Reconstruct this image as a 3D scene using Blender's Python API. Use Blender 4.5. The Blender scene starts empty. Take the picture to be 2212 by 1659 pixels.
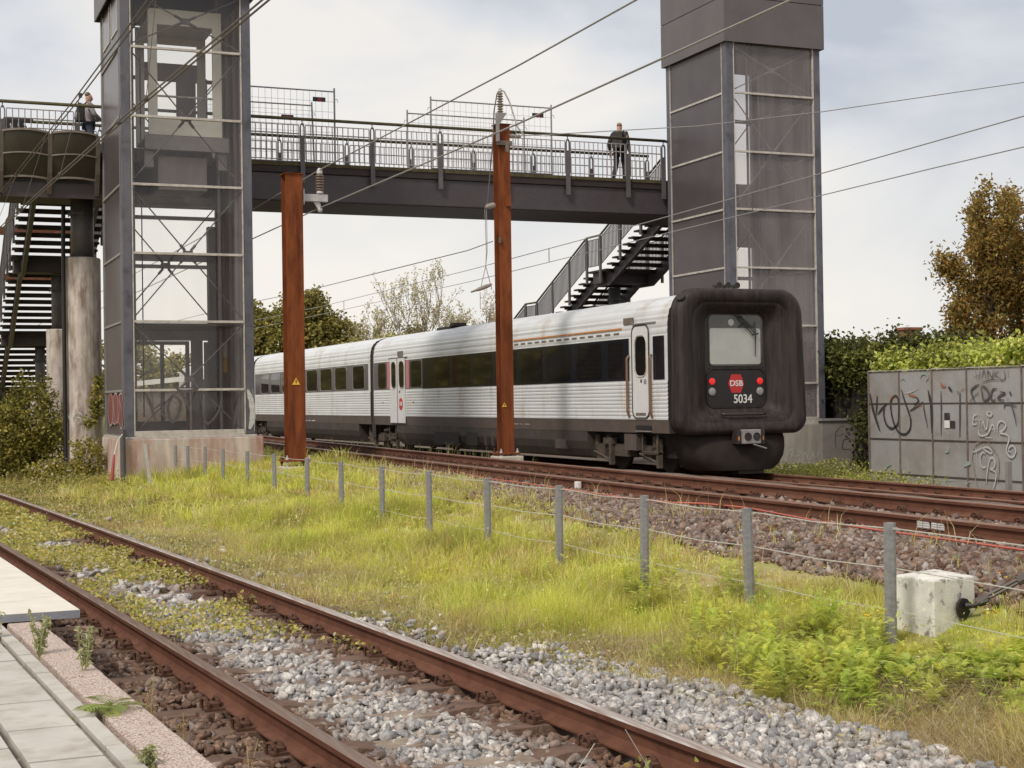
import bpy, bmesh, math, random
import numpy as np
from mathutils import Vector, Matrix
from math import sin, cos, pi, radians, sqrt, atan2

random.seed(7); RNG = np.random.default_rng(11)
S = bpy.context.scene
COL = S.collection

# ---------------------------------------------------------------- camera, sky, sun, exposure
TH, PITCH, ROLL, CAMZ = radians(22.7), 0.01078, 0.015, 1.66
_F = Vector((sin(TH)*cos(PITCH), cos(TH)*cos(PITCH), sin(PITCH)))
_R0 = Vector((cos(TH), -sin(TH), 0)); _U0 = _R0.cross(_F)
_R = _R0*cos(ROLL) - _U0*sin(ROLL); _U = _U0*cos(ROLL) + _R0*sin(ROLL)
cam_d = bpy.data.cameras.new('camera'); cam = bpy.data.objects.new('camera', cam_d); COL.objects.link(cam)
cam.matrix_world = Matrix(((_R.x, _U.x, -_F.x, 0), (_R.y, _U.y, -_F.y, 0), (_R.z, _U.z, -_F.z, CAMZ), (0, 0, 0, 1)))
cam_d.sensor_width = 36; cam_d.lens = 36*3200/2212; cam_d.clip_start = 0.1; cam_d.clip_end = 3000
S.camera = cam

SUN_AZ, SUN_EL = radians(238), radians(48)      # azimuth clockwise from +Y
world = bpy.data.worlds.new('World'); S.world = world; world.use_nodes = True
nt = world.node_tree; nt.nodes.clear()
def wn(t, **k):
    n = nt.nodes.new(t)
    for a, b in k.items(): setattr(n, a, b)
    return n
wo = wn('ShaderNodeOutputWorld'); bg = wn('ShaderNodeBackground'); bg.inputs[1].default_value = 0.1
sky = wn('ShaderNodeTexSky', sky_type='NISHITA', sun_disc=False, sun_elevation=SUN_EL, sun_rotation=SUN_AZ)
tc = wn('ShaderNodeTexCoord'); mp = wn('ShaderNodeMapping'); mp.inputs['Scale'].default_value = (1.6, 1.6, 3.4)
mp.inputs['Location'].default_value = (0.35, 0.1, 0.2)
n1 = wn('ShaderNodeTexNoise'); n1.inputs['Scale'].default_value = 2.1; n1.inputs['Detail'].default_value = 7; n1.inputs['Roughness'].default_value = .5; n1.inputs['Distortion'].default_value = .3
rp = wn('ShaderNodeValToRGB'); e = rp.color_ramp.elements
e[0].position = .34; e[0].color = (3.25, 3.5, 3.95, 1); e[1].position = .60; e[1].color = (5.6, 5.38, 5.12, 1)
m_ = e.new(.47); m_.color = (4.45, 4.55, 4.75, 1)
sx = wn('ShaderNodeSeparateXYZ'); mr = wn('ShaderNodeMapRange'); mr.inputs[1].default_value = 0.0; mr.inputs[2].default_value = .22
mr.inputs[3].default_value = .75; mr.inputs[4].default_value = 0
mxh = wn('ShaderNodeMix', data_type='RGBA'); mxh.inputs[7].default_value = (5.95, 5.62, 5.15, 1)
mxs = wn('ShaderNodeMix', data_type='RGBA'); mxs.inputs[0].default_value = .96
L = nt.links.new
L(tc.outputs['Generated'], mp.inputs[0]); L(mp.outputs[0], n1.inputs['Vector']); L(n1.outputs['Fac'], rp.inputs[0])
L(tc.outputs['Generated'], sx.inputs[0]); L(sx.outputs['Z'], mr.inputs[0]); L(mr.outputs[0], mxh.inputs[0]); L(rp.outputs[0], mxh.inputs[6])
L(sky.outputs[0], mxs.inputs[6]); L(mxh.outputs[2], mxs.inputs[7]); L(mxs.outputs[2], bg.inputs[0]); L(bg.outputs[0], wo.inputs[0])
sun_d = bpy.data.lights.new('sun', 'SUN'); sun = bpy.data.objects.new('sun', sun_d); COL.objects.link(sun)
sun_d.energy = 1.5; sun_d.angle = radians(10); sun_d.color = (1, .93, .82)
_sd = Vector((sin(SUN_AZ)*cos(SUN_EL), cos(SUN_AZ)*cos(SUN_EL), sin(SUN_EL)))
sun.rotation_euler = _sd.to_track_quat('Z', 'Y').to_euler(); sun.location = (-20, -20, 40)
S.view_settings.view_transform = 'Standard'; S.view_settings.look = 'None'
S.view_settings.exposure = 0.7; S.view_settings.gamma = 1.0; S.view_settings.use_curve_mapping = False
S.cycles.max_bounces = 10; S.cycles.transparent_max_bounces = 32; S.cycles.diffuse_bounces = 3; S.cycles.glossy_bounces = 4
S.cycles.caustics_reflective = False; S.cycles.caustics_refractive = False

# ---------------------------------------------------------------- materials
def newmat(name):
    m = bpy.data.materials.new(name); m.use_nodes = True; t = m.node_tree; t.nodes.clear()
    out = t.nodes.new('ShaderNodeOutputMaterial')
    return m, t, out
def node(t, typ, **k):
    n = t.nodes.new(typ)
    for a, b in k.items(): setattr(n, a, b)
    return n
def c4(c): return (c[0], c[1], c[2], 1)
def pm(name, c1, c2=None, scale=6, rough=.7, metal=0, bump=.15, bscale=40, stretch=(1, 1, 1), c3=None, t3=.62, s3=2.0, st3=(1, 1, 1), w3=.12, spec=.5, lo=.35, hi=.65, r2=None):
    """principled with two-tone noise (c1..c2), an optional third stain colour, and noise bump"""
    m, t, out = newmat(name); b = node(t, 'ShaderNodeBsdfPrincipled'); l = t.links.new
    c2 = c2 or tuple(x*.8 for x in c1)
    g = node(t, 'ShaderNodeNewGeometry'); mp = node(t, 'ShaderNodeMapping'); mp.inputs['Scale'].default_value = stretch
    n = node(t, 'ShaderNodeTexNoise'); n.inputs['Scale'].default_value = scale; n.inputs['Detail'].default_value = 5; n.inputs['Roughness'].default_value = .62
    l(g.outputs['Position'], mp.inputs[0]); l(mp.outputs[0], n.inputs['Vector'])
    r = node(t, 'ShaderNodeValToRGB'); e = r.color_ramp.elements; e[0].position = lo; e[1].position = hi; e[0].color = c4(c1); e[1].color = c4(c2)
    l(n.outputs['Fac'], r.inputs[0]); col = r.outputs[0]
    if c3:
        mp3 = node(t, 'ShaderNodeMapping'); mp3.inputs['Scale'].default_value = st3
        n3 = node(t, 'ShaderNodeTexNoise'); n3.inputs['Scale'].default_value = s3; n3.inputs['Detail'].default_value = 6; n3.inputs['Roughness'].default_value = .65
        l(g.outputs['Position'], mp3.inputs[0]); l(mp3.outputs[0], n3.inputs['Vector'])
        mr = node(t, 'ShaderNodeMapRange'); mr.inputs[1].default_value = t3-w3; mr.inputs[2].default_value = t3+w3; l(n3.outputs['Fac'], mr.inputs[0])
        mx = node(t, 'ShaderNodeMix', data_type='RGBA'); mx.inputs[7].default_value = c4(c3); l(mr.outputs[0], mx.inputs[0]); l(col, mx.inputs[6]); col = mx.outputs[2]
    l(col, b.inputs['Base Color']); b.inputs['Roughness'].default_value = rough; b.inputs['Metallic'].default_value = metal
    b.inputs['Specular IOR Level'].default_value = spec
    if r2 is not None:
        mr2 = node(t, 'ShaderNodeMapRange'); mr2.inputs[3].default_value = rough; mr2.inputs[4].default_value = r2; l(n.outputs['Fac'], mr2.inputs[0]); l(mr2.outputs[0], b.inputs['Roughness'])
    if bump:
        nb = node(t, 'ShaderNodeTexNoise'); nb.inputs['Scale'].default_value = bscale; nb.inputs['Detail'].default_value = 4
        l(g.outputs['Position'], nb.inputs['Vector']); bp = node(t, 'ShaderNodeBump'); bp.inputs['Strength'].default_value = bump; bp.inputs['Distance'].default_value = .02
        l(nb.outputs['Fac'], bp.inputs['Height']); l(bp.outputs[0], b.inputs['Normal'])
    l(b.outputs[0], out.inputs[0]); return m
def leafmat(name, rough=.55, trans=.45):
    """foliage: colour from the per-leaf attribute, part of the light passes through"""
    m, t, out = newmat(name); l = t.links.new
    a = node(t, 'ShaderNodeAttribute', attribute_name='Col')
    b = node(t, 'ShaderNodeBsdfPrincipled'); b.inputs['Roughness'].default_value = rough; b.inputs['Specular IOR Level'].default_value = .25
    tr = node(t, 'ShaderNodeBsdfTranslucent'); mx = node(t, 'ShaderNodeMixShader'); mx.inputs[0].default_value = trans
    l(a.outputs['Color'], b.inputs['Base Color']); l(a.outputs['Color'], tr.inputs['Color'])
    l(b.outputs[0], mx.inputs[1]); l(tr.outputs[0], mx.inputs[2]); l(mx.outputs[0], out.inputs[0]); return m
def stonemat(name, cols, attr=True):
    m, t, out = newmat(name); l = t.links.new; b = node(t, 'ShaderNodeBsdfPrincipled'); b.inputs['Roughness'].default_value = .85
    g = node(t, 'ShaderNodeNewGeometry'); n = node(t, 'ShaderNodeTexNoise'); n.inputs['Scale'].default_value = 55; n.inputs['Detail'].default_value = 5; n.inputs['Roughness'].default_value = .7
    l(g.outputs['Position'], n.inputs['Vector'])
    if attr: src = node(t, 'ShaderNodeAttribute', attribute_name='Col').outputs['Color']
    else: src = node(t, 'ShaderNodeObjectInfo').outputs['Color']
    r = node(t, 'ShaderNodeMapRange'); r.inputs[1].default_value = .3; r.inputs[2].default_value = .7; r.inputs[3].default_value = .5; r.inputs[4].default_value = 1.4; l(n.outputs['Fac'], r.inputs[0])
    vm = node(t, 'ShaderNodeVectorMath', operation='SCALE'); l(src, vm.inputs[0]); l(r.outputs[0], vm.inputs['Scale'])
    l(vm.outputs[0], b.inputs['Base Color']); bp = node(t, 'ShaderNodeBump'); bp.inputs['Strength'].default_value = .5; bp.inputs['Distance'].default_value = .01
    l(n.outputs['Fac'], bp.inputs['Height']); l(bp.outputs[0], b.inputs['Normal']); l(b.outputs[0], out.inputs[0]); return m
def glassmat(name, tint, haze, hazecol, rough=.03, refl=1.0):
    m, t, out = newmat(name); l = t.links.new
    tr = node(t, 'ShaderNodeBsdfTransparent'); tr.inputs[0].default_value = c4(tint)
    df = node(t, 'ShaderNodeBsdfDiffuse'); df.inputs[0].default_value = c4(hazecol)
    g = node(t, 'ShaderNodeNewGeometry'); n = node(t, 'ShaderNodeTexNoise'); n.inputs['Scale'].default_value = 1.3; n.inputs['Detail'].default_value = 6
    mp = node(t, 'ShaderNodeMapping'); mp.inputs['Scale'].default_value = (1.4, 1.4, .5); l(g.outputs['Position'], mp.inputs[0]); l(mp.outputs[0], n.inputs['Vector'])
    r = node(t, 'ShaderNodeMapRange'); r.inputs[1].default_value = .3; r.inputs[2].default_value = .7; r.inputs[3].default_value = haze*.6; r.inputs[4].default_value = min(1, haze*1.4); l(n.outputs['Fac'], r.inputs[0])
    m1 = node(t, 'ShaderNodeMixShader'); l(r.outputs[0], m1.inputs[0]); l(tr.outputs[0], m1.inputs[1]); l(df.outputs[0], m1.inputs[2])
    gl = node(t, 'ShaderNodeBsdfGlossy'); gl.inputs['Roughness'].default_value = rough; gl.inputs[0].default_value = (refl, refl, refl, 1)
    fr = node(t, 'ShaderNodeFresnel'); fr.inputs[0].default_value = 1.45; m2 = node(t, 'ShaderNodeMixShader')
    fm = node(t, 'ShaderNodeMath', operation='MULTIPLY'); fm.inputs[1].default_value = .48; l(fr.outputs[0], fm.inputs[0]); l(fm.outputs[0], m2.inputs[0]); l(m1.outputs[0], m2.inputs[1]); l(gl.outputs[0], m2.inputs[2]); l(m2.outputs[0], out.inputs[0]); return m
def emat(name, c, strength, base):
    m, t, out = newmat(name); b = node(t, 'ShaderNodeBsdfPrincipled'); b.inputs['Base Color'].default_value = c4(base); b.inputs['Emission Color'].default_value = c4(c); b.inputs['Emission Strength'].default_value = strength; b.inputs['Roughness'].default_value = .2
    t.links.new(b.outputs[0], out.inputs[0]); return m

M = {}
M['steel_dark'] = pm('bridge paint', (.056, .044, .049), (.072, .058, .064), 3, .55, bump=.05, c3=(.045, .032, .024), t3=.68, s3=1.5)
M['steel_post'] = pm('post paint', (.085, .075, .08), (.115, .102, .108), 4, .5, bump=.05)
M['column'] = pm('tower column paint', (.09, .088, .112), (.135, .13, .155), 2.2, .5, bump=.05, stretch=(1, 1, .5), c3=(.05, .045, .055), t3=.63, s3=3)
M['clad'] = pm('cladding', (.078, .065, .070), (.098, .082, .088), 1.2, .30, bump=.03, bscale=200, spec=.32, c3=(.09, .078, .08), t3=.66, s3=2.2, st3=(2, 2, .4))
M['clad_head'] = pm('cladding head', (.105, .09, .094), (.125, .108, .112), 1.5, .45, bump=.02)
M['alu'] = pm('aluminium bars', (.58, .53, .48), (.42, .38, .345), 7, .5, bump=.08, c3=(.2, .16, .13), t3=.68, s3=9)
M['alu_grey'] = pm('grey aluminium', (.30, .28, .275), (.24, .22, .215), 5, .5, bump=.05)
M['rail_bal'] = pm('galvanised rail', (.40, .365, .365), (.30, .27, .275), 9, .5, bump=.05)
M['handrail'] = pm('mossy handrail', (.06, .05, .022), (.10, .085, .035), 9, .75, bump=.1)
M['moss'] = pm('mossy kerb', (.055, .042, .02), (.10, .08, .035), 8, .9, bump=.3)
M['shell'] = pm('brown shell panel', (.032, .025, .014), (.045, .036, .02), 3, .6, bump=.05)
M['shelltrim'] = pm('shell trim', (.26, .22, .185), (.18, .15, .125), 8, .6, bump=.05)
M['fin'] = pm('bracket fin', (.11, .09, .075), (.15, .12, .10), 6, .7)
M['rust'] = pm('rust steel', (.26, .076, .027), (.165, .047, .018), 2.6, .85, spec=.15, bump=.2, bscale=60, stretch=(3, 3, .55), c3=(.09, .026, .012), t3=.60, s3=2.6, st3=(3, 3, .45), w3=.12)
M['rail'] = pm('rail rust', (.158, .066, .040), (.106, .044, .028), 7, .8, spec=.2, bump=.2, bscale=90, c3=(.20, .095, .06), t3=.64, s3=3.5, st3=(1, .3, 1))
M['railhead'] = pm('rail running surface', (.30, .21, .165), (.20, .115, .075), 9, .33, metal=.55, bump=.04, stretch=(6, .25, 1), r2=.5)
M['railhead_sheen'] = pm('bright rail running surface', (.66, .60, .56), (.36, .24, .18), 8, .26, metal=.5, bump=.03, stretch=(6, .25, 1), r2=.42)  # right siding rail: pale sheen put into the base colour over the rust
M['railhead3'] = pm('brown rail top', (.28, .155, .105), (.19, .095, .06), 9, .45, metal=.2, bump=.04, stretch=(6, .25, 1))
M['clip'] = pm('rusty clip', (.075, .034, .02), (.12, .05, .028), 40, .85, bump=.2)
M['sleeper'] = pm('sleeper concrete', (.42, .345, .27), (.30, .235, .18), 6, .9, bump=.35, bscale=60, c3=(.14, .085, .06), t3=.5, s3=2.4, w3=.15)
M['sleeper_rust'] = pm('sleeper end', (.17, .10, .07), (.105, .06, .042), 9, .92, bump=.35, bscale=60)
M['ballast'] = pm('ballast bed', (.20, .17, .15), (.085, .062, .05), 26, .95, bump=.8, bscale=24, c3=(.11, .07, .05), t3=.55, s3=1.6)  # shadow in the gaps between stones put into a darker bed colour
M['ballast_b'] = pm('brown ballast bed', (.21, .155, .13), (.09, .062, .05), 26, .95, bump=.8, bscale=24)
M['ground'] = pm('soil and thatch', (.34, .27, .125), (.42, .345, .18), 3.5, .95, bump=.6, bscale=18, c3=(.28, .29, .07), t3=.5, s3=.5)
def _brown_side(m):
    t = m.node_tree; b = [n for n in t.nodes if n.type == 'BSDF_PRINCIPLED'][0]; g = [n for n in t.nodes if n.type == 'NEW_GEOMETRY'][0]; src = b.inputs['Base Color'].links[0].from_socket
    sp = node(t, 'ShaderNodeSeparateXYZ'); t.links.new(g.outputs['Position'], sp.inputs[0]); r = node(t, 'ShaderNodeMapRange'); r.inputs[1].default_value = 9.3; r.inputs[2].default_value = 10.5; t.links.new(sp.outputs['X'], r.inputs[0])
    n = node(t, 'ShaderNodeTexNoise'); n.inputs['Scale'].default_value = 20; n.inputs['Detail'].default_value = 5; t.links.new(g.outputs['Position'], n.inputs['Vector']); rp = node(t, 'ShaderNodeValToRGB'); rp.color_ramp.elements[0].color = (.065, .048, .038, 1); rp.color_ramp.elements[1].color = (.21, .16, .125, 1); rp.color_ramp.elements[0].position = .35; rp.color_ramp.elements[1].position = .65; t.links.new(n.outputs['Fac'], rp.inputs[0])
    mx = node(t, 'ShaderNodeMix', data_type='RGBA'); t.links.new(r.outputs[0], mx.inputs[0]); t.links.new(src, mx.inputs[6]); t.links.new(rp.outputs[0], mx.inputs[7]); t.links.new(mx.outputs[2], b.inputs['Base Color'])
_brown_side(M['ground'])
M['conc'] = pm('tower base concrete', (.66, .575, .51), (.47, .395, .34), 2.2, .9, bump=.15, bscale=50, stretch=(3, 3, .35), c3=(.34, .18, .14), t3=.55, s3=1.1, st3=(2.2, 1, .45), w3=.14)
M['conc_grey'] = pm('base concrete grey', (.46, .41, .37), (.34, .30, .265), 2.5, .9, bump=.15, bscale=50, stretch=(2, 2, .5))
M['pier'] = pm('pier concrete', (.68, .60, .555), (.47, .40, .36), 1.7, .9, bump=.15, bscale=40, c3=(.27, .205, .165), t3=.55, s3=1.8, st3=(2.5, 2.5, .6), w3=.10)
M['block'] = pm('whitewashed block', (.80, .77, .70), (.62, .59, .53), 7, .85, bump=.2, bscale=70, c3=(.22, .20, .18), t3=.60, s3=9, w3=.05)
M['found'] = pm('foundation concrete', (.56, .52, .45), (.40, .36, .29), 5, .9, bump=.2)
M['paver'] = pm('grey paving', (.54, .505, .455), (.455, .425, .38), 2.5, .9, bump=.12, bscale=180, c3=(.34, .30, .25), t3=.60, s3=4)
M['slab'] = pm('pale slab', (.76, .71, .62), (.66, .61, .53), 3, .85, bump=.1, bscale=120, c3=(.56, .52, .45), t3=.62, s3=3, st3=(.8, 2.5, 1), w3=.1)
M['slabend_shade'] = pm('slab end', (.28, .29, .32), (.22, .225, .25), 6, .8)  # end face of the slab, its shade put into the colour
M['kerb'] = pm('exposed aggregate kerb', (.64, .53, .46), (.27, .165, .135), 95, .9, bump=.6, bscale=110, lo=.46, hi=.60)
M['soil'] = pm('dark joint soil', (.07, .052, .035), (.13, .10, .06), 20, .95, bump=.6)
M['post_galv'] = pm('galvanised post', (.33, .325, .335), (.235, .23, .245), 16, .5, metal=.25, bump=.06, stretch=(1, 1, 2.5))
M['wire_pale'] = pm('pale wire', (.55, .53, .47), (.45, .43, .38), 20, .5, bump=0)
M['wire_grey'] = pm('grey cable', (.30, .285, .275), (.24, .225, .22), 20, .5, bump=0)
M['wire_dark'] = pm('dark cable', (.075, .06, .055), (.10, .08, .072), 20, .5, bump=0)
M['galv'] = pm('galvanised bracket', (.56, .54, .54), (.44, .42, .42), 14, .5, metal=.2, bump=.05)
M['insul'] = pm('ceramic insulator', (.155, .10, .07), (.12, .075, .05), 6, .25, bump=0)
M['insul_g'] = pm('grey insulator', (.30, .25, .21), (.24, .2, .165), 6, .3, bump=0)
M['yellow'] = pm('warning yellow', (.80, .48, .05), (.72, .42, .05), 6, .5, bump=0)
M['stem_green'] = pm('green stem', (.30, .33, .12), (.36, .34, .15), 20, .7, bump=0); M['stem_dry'] = pm('dry stem', (.34, .24, .12), (.44, .33, .18), 20, .8, bump=0)
M['black'] = pm('black paint', (.014, .012, .012), (.02, .017, .017), 6, .5, bump=0)
M['white'] = pm('white paint', (.78, .77, .74), (.70, .69, .66), 6, .5, bump=0)
M['dull_red'] = pm('dull red', (.34, .045, .035), (.26, .04, .03), 12, .6, bump=0)
M['red'] = pm('red paint', (.55, .03, .03), (.48, .028, .03), 6, .45, bump=0)
M['train'] = pm('train white', (.75, .765, .78), (.66, .675, .69), 2.0, .38, metal=.12, bump=.02, stretch=(1, .4, 2), c3=(.50, .42, .34), t3=.66, s3=1.4, st3=(1, 1.2, .35), w3=.14, spec=.5)
M['train_door'] = pm('door white', (.72, .72, .73), (.66, .66, .67), 4, .4, bump=.02)
M['train_band'] = pm('skirt band', (.105, .083, .072), (.085, .066, .058), 3, .6, bump=.04, c3=(.13, .095, .07), t3=.6, s3=4)
M['train_skirt'] = pm('lower skirt', (.062, .05, .042), (.045, .036, .031), 3, .65, bump=.05, c3=(.10, .08, .055), t3=.62, s3=2.5)
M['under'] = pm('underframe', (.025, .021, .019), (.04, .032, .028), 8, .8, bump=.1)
M['bogie'] = pm('bogie dirt', (.10, .075, .055), (.06, .045, .035), 10, .85, bump=.2)
M['rubber'] = pm('rubber nose', (.027, .019, .018), (.015, .0105, .0105), 3.0, .62, bump=.25, bscale=9, stretch=(1, 1, .5), c3=(.058, .042, .036), t3=.58, s3=2.4, st3=(5, 5, .4), w3=.16, spec=.35)
M['plough'] = pm('plough paint', (.022, .016, .014), (.03, .022, .019), 5, .8, bump=.05, spec=.25)
M['rubber2'] = pm('cab surround', (.040, .031, .028), (.03, .023, .021), 6, .5, bump=.05)
M['win'] = pm('train window', (.010, .009, .010), (.014, .012, .013), 2, .05, bump=0, spec=.75)
M['winpill'] = pm('window pillar', (.012, .013, .018), (.016, .017, .023), 4, .10, bump=0, spec=.6)
M['band2'] = pm('grey window band', (.10, .088, .10), (.12, .105, .118), 3, .2, bump=0)
M['cabglass'] = glassmat('cab glass', (.97, .98, .97), .02, (.5, .5, .5))
M['glow_tone'] = pm('cab blind', (.80, .785, .75), (.72, .70, .665), 5, .8, bump=.02)  # pale tone for the glow inside the cab, also on its lamp disc
M['cabgrey'] = pm('cab header', (.13, .115, .115), (.10, .09, .09), 5, .6, bump=.02)
M['orange'] = pm('orange line', (.62, .22, .045), (.55, .2, .05), 8, .5, bump=0)
M['pink'] = pm('pink strip', (.55, .16, .17), (.5, .2, .2), 4, .5, bump=0)
M['brownrail'] = pm('brown handrail', (.22, .12, .07), (.17, .09, .05), 12, .5, bump=.05)
M['gaiter'] = pm('gaiter', (.045, .037, .034), (.03, .025, .023), 8, .7, bump=.05)
M['lamp_red'] = emat('tail lamp', (1, .03, .03), .25, (.5, .02, .02))
M['lamp_clear'] = pm('clear lamp', (.22, .22, .22), (.35, .35, .34), 30, .15, bump=.1)
M['glass_front'] = glassmat('shaft glass', (1, .995, .995), .05, (.46, .41, .42))
M['glass_right'] = glassmat('hazy shaft glass', (.92, .90, .90), .15, (.58, .515, .52))
M['glass_back'] = glassmat('clear back glass', (.995, .995, .98), .01, (.75, .74, .7))
M['interior'] = pm('shaft interior', (.30, .265, .27), (.38, .34, .345), 1.4, .7, bump=.03, stretch=(2, 2, .5))
M['soffit'] = pm('dark brown soffit', (.022, .014, .013), (.034, .022, .02), 3, .7, bump=.05)  # darker brown than the girder; shared by deck, landings and treads
M['slot'] = pm('dark slot glass', (.07, .05, .045), (.09, .07, .06), 3, .2, bump=0)
M['cream'] = pm('lift frame', (.86, .83, .74), (.80, .77, .68), 4, .6, bump=.02)
M['wallsteel'] = pm('grey steel sheet', (.325, .32, .315), (.40, .393, .385), 1.1, .5, bump=.05, bscale=90, c3=(.25, .205, .17), t3=.60, s3=1.3, st3=(1, 1, .8), w3=.2)
M['seam'] = pm('seam strip', (.20, .165, .14), (.14, .105, .085), 6, .6, bump=.1)
M['seamdark'] = pm('seam shadow gap', (.06, .045, .038), (.09, .065, .05), 8, .8)
M['lowwall'] = pm('low wall', (.20, .18, .165), (.26, .23, .215), 3, .85, bump=.15)
M['bark'] = pm('bark', (.085, .055, .036), (.055, .037, .026), 12, .9, bump=.4, stretch=(2, 2, .4))
M['barkgrey'] = pm('grey bark', (.25, .215, .185), (.19, .16, .14), 12, .9, bump=.2)
M['brick'] = pm('brick', (.33, .14, .09), (.26, .10, .065), 18, .9, bump=.2)
M['rooftile'] = pm('roof tile', (.22, .10, .07), (.16, .075, .055), 10, .9, bump=.2)
M['render'] = pm('house render', (.55, .5, .42), (.5, .45, .38), 3, .9)
M['skin'] = pm('skin', (.52, .29, .21), (.46, .25, .18), 8, .6, bump=0)
M['hair_brown'] = pm('brown hair', (.13, .075, .045), (.20, .12, .08), 30, .7, bump=.3)
M['hair_blond'] = pm('blond hair', (.38, .26, .16), (.28, .185, .115), 30, .7, bump=.3)
M['blouse'] = pm('grey patterned blouse', (.42, .385, .39), (.24, .215, .235), 30, .8, bump=.1)
M['jeans'] = pm('denim', (.07, .085, .13), (.05, .06, .095), 14, .8)
M['jacket'] = pm('dark jacket', (.022, .017, .018), (.03, .024, .024), 14, .8)
M['trousers'] = pm('black trousers', (.02, .018, .02), (.028, .024, .027), 14, .8)
M['bag'] = pm('dark backpack', (.026, .023, .02), (.04, .034, .028), 20, .8)
M['cablered'] = pm('red cable', (.52, .13, .09), (.45, .12, .08), 8, .6, bump=0)
M['stone'] = stonemat('stone pile', None, True); M['stone1'] = stonemat('single stone', None, False)
M['leaf'] = leafmat('foliage'); M['grass'] = leafmat('grass blades', .6, .5); M['petal'] = leafmat('petals', .7, .3)
M['tag_k'] = pm('black spray', (.035, .028, .03), (.055, .045, .048), 14, .7, bump=0)
M['tag_n'] = pm('grey spray', (.075, .065, .068), (.10, .088, .09), 14, .7, bump=0)
M['tag_w'] = pm('white spray', (.60, .60, .57), (.42, .42, .4), 14, .7, bump=0)
M['tag_o'] = pm('orange spray', (.42, .16, .06), (.3, .12, .06), 14, .7, bump=0)
M['tag_g'] = pm('mint spray', (.36, .46, .38), (.26, .32, .27), 14, .7, bump=0)
M['tag_b'] = pm('beige spray', (.34, .27, .21), (.28, .22, .175), 14, .7, bump=0)
M['tag_red'] = pm('dark red spray', (.20, .055, .05), (.17, .05, .045), 8, .6, bump=0)
M['tag_pink'] = pm('pink outline', (.62, .45, .43), (.5, .36, .34), 8, .6, bump=0)

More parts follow.
